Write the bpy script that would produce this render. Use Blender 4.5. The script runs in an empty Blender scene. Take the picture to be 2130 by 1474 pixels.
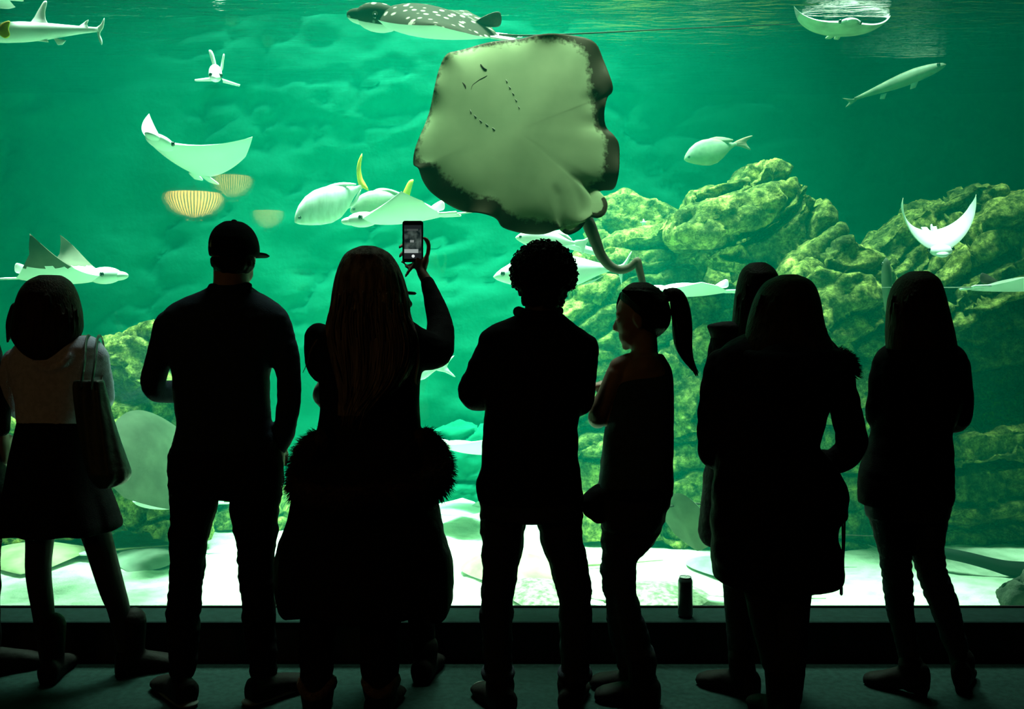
import bpy, math, random
import numpy as np
from mathutils import Vector, Matrix, Euler
from mathutils.geometry import tessellate_polygon

S = bpy.context.scene
COL = S.collection
random.seed(7)
RNG = np.random.default_rng(11)
PI = math.pi

# ------------------------------------------------------------------ camera, exposure, light
F, CX, HZ, CH = 2000.0, 1065.0, 640.0, 1.5      # focal length in pixels, centre column, horizon row, eye height
cam_d = bpy.data.cameras.new('camera')
cam = bpy.data.objects.new('camera', cam_d)
COL.objects.link(cam)
cam.location = (0, 0, CH)
cam.rotation_euler = (PI / 2, 0, 0)
cam_d.sensor_width = 36.0
cam_d.lens = F / 2130.0 * 36.0
cam_d.shift_y = -(737.0 - HZ) / 2130.0
cam_d.clip_start, cam_d.clip_end = 0.05, 200
S.camera = cam

w = bpy.data.worlds.new('dark_building')
S.world = w
w.use_nodes = True
w.node_tree.nodes['Background'].inputs[0].default_value = (0.02, 0.03, 0.03, 1)
w.node_tree.nodes['Background'].inputs[1].default_value = 0.02
S.view_settings.view_transform = 'Standard'
S.view_settings.look = 'None'
S.view_settings.gamma = 1.0
S.view_settings.use_curve_mapping = False
S.view_settings.exposure = 0.0
S.cycles.max_bounces = 6
S.cycles.diffuse_bounces = 3
S.cycles.glossy_bounces = 2
S.cycles.volume_bounces = 0
S.cycles.transparent_max_bounces = 16
S.cycles.caustics_reflective = False
S.cycles.caustics_refractive = False
S.cycles.sample_clamp_indirect = 6.0

def area(name, loc, size, power, color, spread=80, aim=None):
    l = bpy.data.lights.new(name, 'AREA')
    l.shape = 'RECTANGLE'
    l.size, l.size_y = size
    l.energy = power
    l.color = color
    l.spread = math.radians(spread)
    o = bpy.data.objects.new(name, l)
    COL.objects.link(o)
    o.location = loc
    if aim is not None:
        o.rotation_euler = (Vector(aim) - Vector(loc)).to_track_quat('-Z', 'Y').to_euler()
    return o
TANK = (0.76, 1.0, 0.80)
# rows of lamps hung over the open water of the tank
area('tank_lamp', (-3.4, 7.5, 7.6), (2.4, 1.6), 620, TANK, 54, (-3.2, 7.1, 0))
area('tank_lamp', (-0.3, 7.5, 7.6), (2.8, 1.8), 1420, TANK, 54, (-0.2, 7.0, 0))
area('tank_lamp', (3.0, 7.3, 7.6), (2.4, 1.6), 330, TANK, 52, (2.7, 6.9, 0))
area('tank_lamp', (-0.6, 8.6, 7.6), (3.6, 1.0), 330, TANK, 60, (-0.6, 8.6, 0))
area('belly_fill_light', (0.05, 4.62, 4.9), (2.2, 0.25), 100, (0.80, 1.0, 0.72), 60, (0.05, 5.2, 2.2))  # unseen fill light, added to brighten the big stingray's belly

# ------------------------------------------------------------------ helpers
def P(px, py, d):
    """the point that the pixel (px, py) shows at the distance d"""
    return np.array(((px - CX) * d / F, d, CH - (py - HZ) * d / F))

ORG = {}
def link(o, parent=None):
    COL.objects.link(o)
    if parent is not None:
        o.parent = parent
    return o

def empty(name, loc):
    o = bpy.data.objects.new(name, None)
    o.empty_display_size = 0.1
    COL.objects.link(o)
    o.location = Vector(loc)
    ORG[o.name] = np.array(loc, float)
    return o

def tag(o, label=None, cat=None, group=None, kind=None):
    if label: o['label'] = label
    if cat: o['category'] = cat
    if group: o['group'] = group
    if kind: o['kind'] = kind
    return o

def thing(name, loc, label, cat, group=None):
    return tag(empty(name, loc), label, cat, group)

def org(o):
    while o is not None and o.name not in ORG:
        o = o.parent
    return ORG[o.name] if o is not None else np.zeros(3)

def finish(me, name, mats, parent, smooth=True):
    if not isinstance(mats, (list, tuple)):
        mats = [mats]
    for m in mats:
        me.materials.append(m)
    if smooth:
        me.polygons.foreach_set('use_smooth', np.ones(len(me.polygons), bool))
    o = bpy.data.objects.new(name, me)
    return link(o, parent)

def mk(name, V, Fc, mats, parent=None, smooth=True, midx=None):
    """one mesh object from world coordinates"""
    V = np.asarray(V, float)
    if parent is not None:
        V = V - org(parent)
    me = bpy.data.meshes.new(name)
    me.from_pydata(V.tolist(), [], [list(map(int, f)) for f in Fc])
    if midx is not None:
        me.polygons.foreach_set('material_index', np.asarray(midx, np.int32))
    me.update()
    return finish(me, name, mats, parent, smooth)

def join(parts):
    Vs, Fs, n = [], [], 0
    for V, Fc in parts:
        V = np.asarray(V, float)
        Vs.append(V)
        Fs += [[int(i) + n for i in f] for f in Fc]
        n += len(V)
    return np.vstack(Vs), Fs

def remeshed(name, parts, voxel, mats, parent=None, iters=4, fac=0.5, post=None):
    """closed shapes melted into ONE continuous surface"""
    V, Fc = join(parts)
    o0 = org(parent) if parent is not None else np.zeros(3)
    me = bpy.data.meshes.new('raw')
    me.from_pydata((V - o0).tolist(), [], Fc)
    ob = bpy.data.objects.new('raw', me)
    COL.objects.link(ob)
    r = ob.modifiers.new('r', 'REMESH')
    r.mode = 'VOXEL'
    r.voxel_size = voxel
    if iters:
        s = ob.modifiers.new('s', 'SMOOTH')
        s.iterations = iters
        s.factor = fac
    dg = bpy.context.evaluated_depsgraph_get()
    res = bpy.data.meshes.new_from_object(ob.evaluated_get(dg))
    bpy.data.objects.remove(ob)
    bpy.data.meshes.remove(me)
    res.name = name
    if post is not None:
        n = len(res.vertices)
        co = np.empty(n * 3); res.vertices.foreach_get('co', co)
        no = np.empty(n * 3); res.vertices.foreach_get('normal', no)
        co = post(co.reshape(-1, 3) + o0, no.reshape(-1, 3)) - o0
        res.vertices.foreach_set('co', co.ravel())
        res.update()
    res.materials.clear()
    return finish(res, name, mats, parent)

def _frames(pts):
    pts = np.asarray(pts, float)
    n = len(pts)
    T = np.empty_like(pts)
    T[1:-1] = pts[2:] - pts[:-2]
    T[0], T[-1] = pts[1] - pts[0], pts[-1] - pts[-2]
    T /= np.linalg.norm(T, axis=1)[:, None] + 1e-12
    a = np.array((0, 1, 0.0)) if abs(T[0][1]) < 0.9 else np.array((1.0, 0, 0))
    N = np.cross(T[0], np.cross(a, T[0]))
    N /= np.linalg.norm(N)
    Ns = [N]
    for i in range(1, n):
        N = Ns[-1] - T[i] * np.dot(Ns[-1], T[i])
        N /= np.linalg.norm(N) + 1e-12
        Ns.append(N)
    Ns = np.array(Ns)
    return T, Ns, np.cross(T, Ns)

def resample(pts, rad, k=4):
    """Catmull-Rom through the points (radii too)"""
    A = np.hstack([np.asarray(pts, float), np.asarray(rad, float).reshape(-1, 1)])
    if len(A) < 3:
        t = np.linspace(0, 1, k + 1)[:, None]
        B = A[0] * (1 - t) + A[1] * t
        return B[:, :3], B[:, 3]
    E = np.vstack([2 * A[0] - A[1], A, 2 * A[-1] - A[-2]])
    out = []
    for i in range(1, len(E) - 2):
        p0, p1, p2, p3 = E[i - 1], E[i], E[i + 1], E[i + 2]
        for t in np.arange(k) / k:
            out.append(0.5 * (2 * p1 + (p2 - p0) * t + (2 * p0 - 5 * p1 + 4 * p2 - p3) * t * t + (3 * p1 - p0 - 3 * p2 + p3) * t ** 3))
    out.append(A[-1])
    out = np.array(out)
    return out[:, :3], np.maximum(out[:, 3], 1e-4)

def tube(pts, rad, n=12, flat=1.0, caps=True, k=4):
    """round limb through the points with a radius at each, domed ends"""
    pts, rad = resample(pts, rad, k)
    if caps:
        d0 = pts[0] - pts[1]; d0 /= np.linalg.norm(d0) + 1e-12
        d1 = pts[-1] - pts[-2]; d1 /= np.linalg.norm(d1) + 1e-12
        pre = [(pts[0] + d0 * rad[0] * s, rad[0] * c) for s, c in ((0.97, 0.25), (0.8, 0.6), (0.45, 0.89))]
        post = [(pts[-1] + d1 * rad[-1] * s, rad[-1] * c) for s, c in ((0.45, 0.89), (0.8, 0.6), (0.97, 0.25))]
        pts = np.vstack([[p for p, _ in pre], pts, [p for p, _ in post]])
        rad = np.concatenate([[r for _, r in pre], rad, [r for _, r in post]])
    T, N, B = _frames(pts)
    a = np.arange(n) * 2 * PI / n
    V = (pts[:, None, :] + rad[:, None, None] * (np.cos(a)[None, :, None] * N[:, None, :] + flat * np.sin(a)[None, :, None] * B[:, None, :])).reshape(-1, 3)
    m = len(pts)
    Fc = [[i * n + j, i * n + (j + 1) % n, (i + 1) * n + (j + 1) % n, (i + 1) * n + j] for i in range(m - 1) for j in range(n)]
    Fc.append(list(range(n))[::-1])
    Fc.append([(m - 1) * n + j for j in range(n)])
    return V, Fc

def ell(c, r, rot=None, nu=16, nv=10):
    """ellipsoid"""
    V = [(0, 0, 1.0)]
    for i in range(1, nv):
        t = PI * i / nv
        for j in range(nu):
            a = 2 * PI * j / nu
            V.append((math.sin(t) * math.cos(a), math.sin(t) * math.sin(a), math.cos(t)))
    V.append((0, 0, -1.0))
    Fc = [[0, 1 + j, 1 + (j + 1) % nu] for j in range(nu)]
    for i in range(nv - 2):
        a, b = 1 + i * nu, 1 + (i + 1) * nu
        Fc += [[a + j, b + j, b + (j + 1) % nu, a + (j + 1) % nu] for j in range(nu)]
    a, b = 1 + (nv - 2) * nu, len(V) - 1
    Fc += [[a + j, b, a + (j + 1) % nu] for j in range(nu)]
    V = np.array(V) * np.asarray(r, float)
    if rot is not None:
        V = V @ np.array(rot).T
    return V + np.asarray(c, float), Fc

def box(lo, hi):
    x0, y0, z0 = lo; x1, y1, z1 = hi
    V = [(x0, y0, z0), (x1, y0, z0), (x1, y1, z0), (x0, y1, z0), (x0, y0, z1), (x1, y0, z1), (x1, y1, z1), (x0, y1, z1)]
    return np.array(V, float), [[0, 3, 2, 1], [4, 5, 6, 7], [0, 1, 5, 4], [1, 2, 6, 5], [2, 3, 7, 6], [3, 0, 4, 7]]

def plate(poly, th, M):
    """thin fin of the outline poly (2-D), th thick, its rim pinched, placed by the function M((u, v, w)) -> world"""
    poly = [(float(a), float(b)) for a, b in poly]
    n = len(poly)
    c = np.mean(poly, axis=0)
    inner = [(p[0] * 0.9 + c[0] * 0.1, p[1] * 0.9 + c[1] * 0.1) for p in poly]
    tris = tessellate_polygon([[Vector((p[0], p[1], 0)) for p in poly]])
    V = [M((a, b, 0)) for a, b in poly] + [M((a, b, th / 2)) for a, b in inner] + [M((a, b, -th / 2)) for a, b in inner]
    Fc = [[n + i for i in t] for t in tris] + [[2 * n + i for i in t][::-1] for t in tris]
    for i in range(n):
        j = (i + 1) % n
        Fc += [[i, j, n + j, n + i], [j, i, 2 * n + i, 2 * n + j]]
    return np.array(V), Fc

def smooth_poly(poly, k=4):
    A = np.asarray(poly, float)
    n = len(A)
    out = []
    for i in range(n):
        p0, p1, p2, p3 = A[i - 1], A[i], A[(i + 1) % n], A[(i + 2) % n]
        for t in np.arange(k) / k:
            out.append(0.5 * (2 * p1 + (p2 - p0) * t + (2 * p0 - 5 * p1 + 4 * p2 - p3) * t * t + (3 * p1 - p0 - 3 * p2 + p3) * t ** 3))
    return np.array(out)

def _hash(i, j, k, s):
    h = (i * 374761393 + j * 668265263 + k * 2147483647 + s * 1274126177) & 0x7fffffff
    h = ((h ^ (h >> 13)) * 1274126177) & 0x7fffffff
    h = (h ^ (h >> 16)) & 0xffff
    return h / 65535.0

def vnoise(p, s=0):
    p = np.asarray(p, float)
    q = np.floor(p).astype(np.int64)
    f = p - q
    f = f * f * (3 - 2 * f)
    r = 0
    for a in (0, 1):
        for b in (0, 1):
            for c in (0, 1):
                wgt = (f[:, 0] if a else 1 - f[:, 0]) * (f[:, 1] if b else 1 - f[:, 1]) * (f[:, 2] if c else 1 - f[:, 2])
                r = r + wgt * _hash(q[:, 0] + a, q[:, 1] + b, q[:, 2] + c, s)
    return r * 2 - 1

def fbm(p, s=0, o=4):
    r, a, f = 0, 1.0, 1.0
    for i in range(o):
        r = r + a * vnoise(np.asarray(p) * f, s + i * 17)
        a *= 0.5; f *= 2.03
    return r

# ------------------------------------------------------------------ materials
def mat(name, c1, c2=None, scale=8.0, rough=0.8, bump=0.0, bscale=60.0, spec=0.3, detail=5, stretch=None, lo=0.35, hi=0.65, sheen=0):
    m = bpy.data.materials.new(name)
    m.use_nodes = True
    nt = m.node_tree
    b = nt.nodes['Principled BSDF']
    b.inputs['Roughness'].default_value = rough
    b.inputs['Specular IOR Level'].default_value = spec
    tc = nt.nodes.new('ShaderNodeTexCoord')
    src = tc.outputs['Object']
    if stretch:
        mp = nt.nodes.new('ShaderNodeMapping')
        mp.inputs['Scale'].default_value = stretch
        nt.links.new(src, mp.inputs[0]); src = mp.outputs[0]
    c2 = c2 or tuple(x * 0.7 for x in c1)
    nz = nt.nodes.new('ShaderNodeTexNoise')
    nz.inputs['Scale'].default_value = scale
    nz.inputs['Detail'].default_value = detail
    nt.links.new(src, nz.inputs['Vector'])
    rp = nt.nodes.new('ShaderNodeValToRGB')
    rp.color_ramp.elements[0].position = lo
    rp.color_ramp.elements[1].position = hi
    rp.color_ramp.elements[0].color = (*c2, 1)
    rp.color_ramp.elements[1].color = (*c1, 1)
    nt.links.new(nz.outputs[0], rp.inputs[0])
    nt.links.new(rp.outputs[0], b.inputs['Base Color'])
    if bump:
        n2 = nt.nodes.new('ShaderNodeTexNoise')
        n2.inputs['Scale'].default_value = bscale
        n2.inputs['Detail'].default_value = 4
        nt.links.new(src, n2.inputs['Vector'])
        bp = nt.nodes.new('ShaderNodeBump')
        bp.inputs['Strength'].default_value = bump
        bp.inputs['Distance'].default_value = 0.02
        nt.links.new(n2.outputs[0], bp.inputs['Height'])
        nt.links.new(bp.outputs[0], b.inputs['Normal'])
    if sheen:
        b.inputs['Sheen Weight'].default_value = sheen
    return m

def emis(name, color, strength):
    m = bpy.data.materials.new(name)
    m.use_nodes = True
    b = m.node_tree.nodes['Principled BSDF']
    b.inputs['Base Color'].default_value = (0.02, 0.02, 0.02, 1)
    b.inputs['Emission Color'].default_value = (*color, 1)
    b.inputs['Emission Strength'].default_value = strength
    return m

# ------------------------------------------------------------------ setting: room and tank
DW, DG, SILL = 4.08, 4.267, 0.173        # face of the low wall, glass, height of the sill
WALLY, SURF = 9.5, 3.65
m_carpet = mat('carpet', (0.010, 0.030, 0.027), (0.006, 0.019, 0.017), 40, 0.95, 0.4, 300, 0.1)
m_low = mat('dark_paint', (0.012, 0.013, 0.014), (0.008, 0.008, 0.009), 6, 0.75, 0.05, 80, 0.2)
m_sill = mat('sill_laminate', (0.006, 0.018, 0.017), (0.004, 0.013, 0.012), 30, 0.8, 0.1, 200, 0.05)
m_black = mat('black_rubber', (0.006, 0.006, 0.006), (0.004, 0.004, 0.004), 30, 0.8)
m_ceil = mat('ceiling_black', (0.02, 0.02, 0.02), (0.014, 0.014, 0.014), 5, 0.9)

def struct(name, V, Fc, m, smooth=False):
    o = mk(name, V, Fc, m, None, smooth)
    o['kind'] = 'structure'
    return o
struct('floor', *box((-7, -7, -0.1), (7, DW + 0.001, 0)), m_carpet)
struct('wall_front', *box((-7, DW, -0.9), (7, DG - 0.015, SILL - 0.03)), m_low)
sl = [(-7, DW - 0.012, SILL - 0.03), (-7, DW - 0.012, SILL - 0.004), (-7, DW - 0.007, SILL), (-7, DG - 0.012, SILL), (-7, DG - 0.012, SILL - 0.03)]
sv = np.array(sl + [(7, b, c) for a, b, c in sl]); n5 = len(sl)
struct('trim_1', sv, [[i, (i + 1) % n5, n5 + (i + 1) % n5, n5 + i] for i in range(n5)] + [list(range(n5))[::-1], list(range(n5, 2 * n5))], m_sill)
struct('trim_2', *box((-7, DG - 0.012, SILL - 0.03), (7, DG - 0.001, SILL + 0.008)), m_black)
struct('ceiling', *box((-7, -7, 4.6), (7, DG + 0.1, 4.7)), m_ceil)
struct('wall_top', *box((-7, DG, 4.45), (7, DG + 0.1, 8.4)), m_ceil)  # unseen, added to keep tank lamp light out of the room
struct('wall_rear', *box((-7, -7.1, 0), (7, -7, 4.6)), m_ceil)

# glass pane: clear, a faint mirror on the visitors' side
m_glass = bpy.data.materials.new('acrylic_pane'); m_glass.use_nodes = True
nt = m_glass.node_tree; nt.nodes.clear()
out = nt.nodes.new('ShaderNodeOutputMaterial'); mix = nt.nodes.new('ShaderNodeMixShader')
tr = nt.nodes.new('ShaderNodeBsdfTransparent'); gl = nt.nodes.new('ShaderNodeBsdfGlossy')
tr.inputs[0].default_value = (0.97, 1, 0.98, 1)
gl.inputs['Roughness'].default_value = 0.02
mix.inputs[0].default_value = 0.07
nt.links.new(tr.outputs[0], mix.inputs[1]); nt.links.new(gl.outputs[0], mix.inputs[2]); nt.links.new(mix.outputs[0], out.inputs[0])
m_clear = bpy.data.materials.new('acrylic_inside'); m_clear.use_nodes = True
nt = m_clear.node_tree; nt.nodes.clear()
out = nt.nodes.new('ShaderNodeOutputMaterial'); tr = nt.nodes.new('ShaderNodeBsdfTransparent')
nt.links.new(tr.outputs[0], out.inputs[0])
V, Fc = box((-7, DG, SILL - 0.02), (7, DG + 0.05, 4.5))
o = mk('window_1', V, Fc, [m_glass, m_clear], None, False, [1, 1, 0, 1, 1, 1])
o['kind'] = 'structure'

# water body: clear green water with fine haze
m_water = bpy.data.materials.new('sea_water'); m_water.use_nodes = True
nt = m_water.node_tree; nt.nodes.clear()
out = nt.nodes.new('ShaderNodeOutputMaterial'); add = nt.nodes.new('ShaderNodeAddShader')
va = nt.nodes.new('ShaderNodeVolumeAbsorption'); vs = nt.nodes.new('ShaderNodeVolumeScatter')
va.inputs['Color'].default_value = (0.28, 0.92, 0.68, 1); va.inputs['Density'].default_value = 0.17
vs.inputs['Color'].default_value = (0.0, 1.0, 0.62, 1); vs.inputs['Density'].default_value = 0.028
vs.inputs['Anisotropy'].default_value = 0.0
nt.links.new(va.outputs[0], add.inputs[0]); nt.links.new(vs.outputs[0], add.inputs[1]); nt.links.new(add.outputs[0], out.inputs['Volume'])
o = mk('water', *box((-6.95, DG + 0.06, -1.2), (6.95, WALLY + 0.4, SURF + 0.02)), m_water, None, False)
tag(o, 'clear green water filling the whole tank behind the glass', 'water', kind='structure')

# water surface seen from below
m_surf = bpy.data.materials.new('water_surface'); m_surf.use_nodes = True
nt = m_surf.node_tree; nt.nodes.clear()
out = nt.nodes.new('ShaderNodeOutputMaterial'); mix = nt.nodes.new('ShaderNodeMixShader')
tr = nt.nodes.new('ShaderNodeBsdfTransparent'); gl = nt.nodes.new('ShaderNodeBsdfGlossy')
gl.inputs['Roughness'].default_value = 0.12
mix.inputs[0].default_value = 0.55
tc = nt.nodes.new('ShaderNodeTexCoord'); mp = nt.nodes.new('ShaderNodeMapping'); nz = nt.nodes.new('ShaderNodeTexNoise'); bp = nt.nodes.new('ShaderNodeBump')
mp.inputs['Scale'].default_value = (1.2, 5, 1); nz.inputs['Scale'].default_value = 3.0; nz.inputs['Detail'].default_value = 4
bp.inputs['Strength'].default_value = 0.5; bp.inputs['Distance'].default_value = 0.05
nt.links.new(tc.outputs['Object'], mp.inputs[0]); nt.links.new(mp.outputs[0], nz.inputs['Vector']); nt.links.new(nz.outputs[0], bp.inputs['Height'])
nt.links.new(bp.outputs[0], gl.inputs['Normal'])
nt.links.new(tr.outputs[0], mix.inputs[1]); nt.links.new(gl.outputs[0], mix.inputs[2]); nt.links.new(mix.outputs[0], out.inputs[0])

def grid(x0, x1, nx, y0, y1, ny):
    X, Y = np.meshgrid(np.linspace(x0, x1, nx), np.linspace(y0, y1, ny))
    Fc = [[j * nx + i, j * nx + i + 1, (j + 1) * nx + i + 1, (j + 1) * nx + i] for j in range(ny - 1) for i in range(nx - 1)]
    return X.ravel(), Y.ravel(), Fc
X, Y, Fc = grid(-6.9, 6.9, 120, DG + 0.08, WALLY + 0.2, 140)
Z = SURF + 0.012 * fbm(np.stack([X * 1.5, Y * 4, X * 0], 1), 3, 3)
o = mk('water_surface', np.stack([X, Y, Z], 1), Fc, m_surf)
tag(o, 'rippled underside of the water surface at the top of the tank', 'water surface', kind='structure')

# sand
m_sand = mat('white_sand', (0.68, 0.70, 0.56), (0.44, 0.48, 0.36), 9, 0.95, 0.6, 55, 0.1, detail=8, lo=0.3, hi=0.6)
X, Y, Fc = grid(-6.9, 6.9, 190, DG + 0.07, WALLY + 0.2, 150)
q = np.stack([X, Y, X * 0], 1)
def sand_z(q):
    return -0.32 + 0.055 * fbm(q * (0.55, 0.9, 1), 5, 3) + 0.012 * fbm(q * 4.5, 9, 3) - 0.06 * np.clip((6.4 - q[:, 1]) / 2.0, 0, 1)
Z = sand_z(q)
o = mk('floor_sand', np.stack([X, Y, Z], 1), Fc, m_sand)
tag(o, 'white sand covering the bottom of the tank', 'sand', kind='structure')
def sz(x, y):
    return float(sand_z(np.array([[x, y, 0.0]]))[0])

# far rock wall of the tank, cast in relief
m_wall = mat('painted_rock_wall', (0.006, 0.17, 0.113), (0.002, 0.095, 0.065), 1.3, 0.95, 0.6, 9, 0.1, detail=9, lo=0.3, hi=0.72)
X, Zw, Fc = grid(-7, 7, 260, -0.8, 4.35, 110)
q = np.stack([X + 0.35 * Zw, Zw * 1.6 - 0.25 * X, X * 0], 1)
st = fbm(q * (0.75, 0.8, 1), 21, 6)
rid = np.abs(fbm(q * (0.6, 0.8, 1), 31, 5))
Yw = WALLY - 0.08 * st + 0.10 * (1 - np.clip(rid * 2.2, 0, 1)) ** 3 - 0.2 * np.cos(X * 0.7 + 1)
o = mk('wall_back', np.stack([X, Yw, Zw], 1), Fc, m_wall)
o['kind'] = 'structure'
for sx, nm in ((-1, 'wall_left'), (1, 'wall_right')):
    Yq, Zq, Fq = grid(DG + 0.08, WALLY + 0.1, 90, -0.8, 4.35, 60)
    Xq = sx * (6.9 - 0.25 * fbm(np.stack([Yq * 0.8, Zq * 1.4, Yq * 0], 1), 40, 4))
    o = mk(nm, np.stack([Xq, Yq, Zq], 1), Fq, m_wall)
    o['kind'] = 'structure'
# ------------------------------------------------------------------ rocks
def rock_mat():
    m = bpy.data.materials.new('algae_rock'); m.use_nodes = True
    nt = m.node_tree; b = nt.nodes['Principled BSDF']
    b.inputs['Roughness'].default_value = 0.95; b.inputs['Specular IOR Level'].default_value = 0.1
    tc = nt.nodes.new('ShaderNodeTexCoord')
    def noise(sc, det, ro=0.6):
        n = nt.nodes.new('ShaderNodeTexNoise'); n.inputs['Scale'].default_value = sc; n.inputs['Detail'].default_value = det; n.inputs['Roughness'].default_value = ro
        nt.links.new(tc.outputs['Object'], n.inputs['Vector']); return n
    def ramp(n, stops):
        r = nt.nodes.new('ShaderNodeValToRGB')
        el = r.color_ramp.elements
        while len(el) < len(stops): el.new(0.5)
        for e, (p, c) in zip(el, stops): e.position = p; e.color = (*c, 1)
        nt.links.new(n.outputs[0], r.inputs[0]); return r
    r1 = ramp(noise(2.6, 10, 0.72), [(0.34, (0.05, 0.065, 0.028)), (0.46, (0.15, 0.18, 0.06)), (0.55, (0.30, 0.31, 0.10)), (0.66, (0.70, 0.64, 0.22))])
    r2 = ramp(noise(14, 9, 0.75), [(0.40, (0.16, 0.22, 0.15)), (0.5, (0.7, 0.75, 0.6)), (0.60, (1.7, 1.7, 1.2))])
    mx = nt.nodes.new('ShaderNodeMix'); mx.data_type = 'RGBA'; mx.blend_type = 'MULTIPLY'; mx.inputs[0].default_value = 1.0
    nt.links.new(r1.outputs[0], mx.inputs[6]); nt.links.new(r2.outputs[0], mx.inputs[7])
    nt.links.new(mx.outputs[2], b.inputs['Base Color'])
    n3 = noise(16, 8, 0.7)
    bp = nt.nodes.new('ShaderNodeBump'); bp.inputs['Strength'].default_value = 1.0; bp.inputs['Distance'].default_value = 0.06
    nt.links.new(n3.outputs[0], bp.inputs['Height']); nt.links.new(bp.outputs[0], b.inputs['Normal'])
    return m
m_rock = rock_mat()
def worley(p, s=0):
    """nearest and second nearest feature distance and the nearest cell's random value"""
    p = np.asarray(p, float)
    q = np.floor(p).astype(np.int64)
    n = len(p)
    d1, d2, cid = np.full(n, 9.0), np.full(n, 9.0), np.zeros(n)
    for a in (-1, 0, 1):
        for b in (-1, 0, 1):
            for c in (-1, 0, 1):
                i, j, k = q[:, 0] + a, q[:, 1] + b, q[:, 2] + c
                f = np.stack([i + _hash(i, j, k, s), j + _hash(i, j, k, s + 1), k + _hash(i, j, k, s + 2)], 1)
                d = np.linalg.norm(p - f, axis=1)
                near = d < d1
                d2 = np.where(near, d1, np.minimum(d2, d))
                cid = np.where(near, _hash(i, j, k, s + 3), cid)
                d1 = np.where(near, d, d1)
    return d1, d2, cid
ROCKS = []
def rock(outline, d, T, label, amp=0.05, strike=0.5, vox=0.026, lean=0.2, grow=1.12, seed=None, m=None):
    """a boulder or slab: its outline at the distance d, 0.7 T metres thick, its upper part leaning back, broken along a strike direction"""
    T = T * 0.7
    amp = amp * 1.4
    seed = seed if seed is not None else len(ROCKS) * 7 + 3
    pl = smooth_poly(outline, 2) * 0.4 + np.repeat(np.asarray(outline, float), 2, axis=0) * 0.6 if False else np.asarray([q for a, b in zip(outline, outline[1:] + outline[:1]) for q in (a, ((a[0] + b[0]) / 2, (a[1] + b[1]) / 2))], float)
    c = pl.mean(axis=0)
    pl = c + (pl - c) * grow
    lays = [(-T, 0.88), (-T * 0.8, 0.97), (-T * 0.4, 1.0), (T * 0.4, 1.0), (T, 0.85)]
    Vs = []
    z0 = P(c[0], pl[:, 1].max(), d)[2]
    for dy, sc in lays:
        for q in pl:
            p = P(*(c + (q - c) * sc), d)
            p[1] += dy + lean * (p[2] - z0)
            Vs.append(p)
    n = len(pl)
    Fs = [[k * n + i, k * n + (i + 1) % n, (k + 1) * n + (i + 1) % n, (k + 1) * n + i] for k in range(len(lays) - 1) for i in range(n)]
    t = tessellate_polygon([[Vector((q[0], q[1], 0)) for q in pl]])
    Fs += [list(x) for x in t] + [[(len(lays) - 1) * n + i for i in x][::-1] for x in t]
    def post(co, no):
        u = np.stack([co[:, 0] * math.cos(strike) + co[:, 2] * math.sin(strike), co[:, 1], -co[:, 0] * math.sin(strike) + co[:, 2] * math.cos(strike)], 1)
        w_ = u + 0.10 * np.stack([fbm(u * 2.2, seed + 1, 3), fbm(u * 2.2, seed + 2, 3), fbm(u * 2.2, seed + 3, 3)], 1)
        d1, d2, cid = worley(w_ * (1.1, 1.3, 2.6), seed)
        e1, e2, cid2 = worley(w_ * (3.2, 3.4, 6.5), seed + 20)
        crack = np.clip(1 - (d2 - d1) / 0.10, 0, 1) ** 1.5
        crack2 = np.clip(1 - (e2 - e1) / 0.12, 0, 1) ** 1.5
        g = fbm(co * 7, seed + 9, 5)
        a = fbm(u * (1.0, 1.2, 2.4), seed + 30, 4)
        return co + no * (amp * (a * 0.7 + (cid - 0.5) * 1.7 - crack * 2.0 + (cid2 - 0.5) * 0.45 - crack2 * 0.35) + 0.024 * g)[:, None]
    base = P(c[0], pl[:, 1].max(), d)
    root = remeshed('boulder', [(np.array(Vs), Fs)], vox, m or m_rock, None, 2, 0.5, post)
    tag(root, label, 'rock', 'rocks of the tank')
    ROCKS.append(root)
    return root

# right-hand reef, from the peak downwards
rock([(1425, 440), (1440, 402), (1482, 386), (1540, 377), (1562, 400), (1530, 418), (1470, 440)], 7.9, 0.45, 'low green capping slab directly left of the reef peak', 0.04, 0.35)
rock([(1540, 386), (1570, 346), (1600, 343), (1635, 361), (1656, 396), (1610, 424), (1550, 424)], 7.95, 0.5, 'topmost peak block of the large green reef', 0.05, 0.5)
rock([(1375, 478), (1430, 446), (1525, 422), (1615, 392), (1655, 400), (1640, 440), (1565, 488), (1490, 505), (1420, 495)], 7.75, 0.55, 'bright mossy slab directly under the reef peak', 0.05, 0.45)
rock([(1652, 402), (1690, 424), (1718, 450), (1722, 480), (1650, 540), (1590, 575), (1500, 566), (1440, 535), (1480, 512), (1570, 492), (1640, 444)], 7.7, 0.55, 'broad mottled slab sloping down from the peak behind the two women in dark coats', 0.05, 0.5)
rock([(1600, 572), (1660, 520), (1735, 474), (1756, 482), (1690, 530), (1640, 575), (1610, 600)], 7.5, 0.4, 'narrow tilted sliver of rock between the two reef peaks', 0.03, 0.6)
rock([(1610, 620), (1650, 575), (1760, 488), (1800, 512), (1850, 548), (1866, 610), (1830, 662), (1730, 702), (1640, 690)], 7.3, 0.55, 'pointed second peak of pale green rock right of the hooded coat', 0.05, 0.65)
rock([(1240, 470), (1262, 420), (1310, 402), (1350, 418), (1400, 436), (1440, 450), (1400, 492), (1330, 500), (1240, 505)], 8.6, 0.5, 'hazy round hump of rock behind the tail of the big stingray', 0.05, 0.2)
rock([(1190, 540), (1290, 490), (1385, 478), (1450, 500), (1470, 560), (1440, 640), (1330, 650), (1200, 630)], 8.1, 0.6, 'dull green rock face with gouges above the ponytail', 0.06, 0.3)
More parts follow.
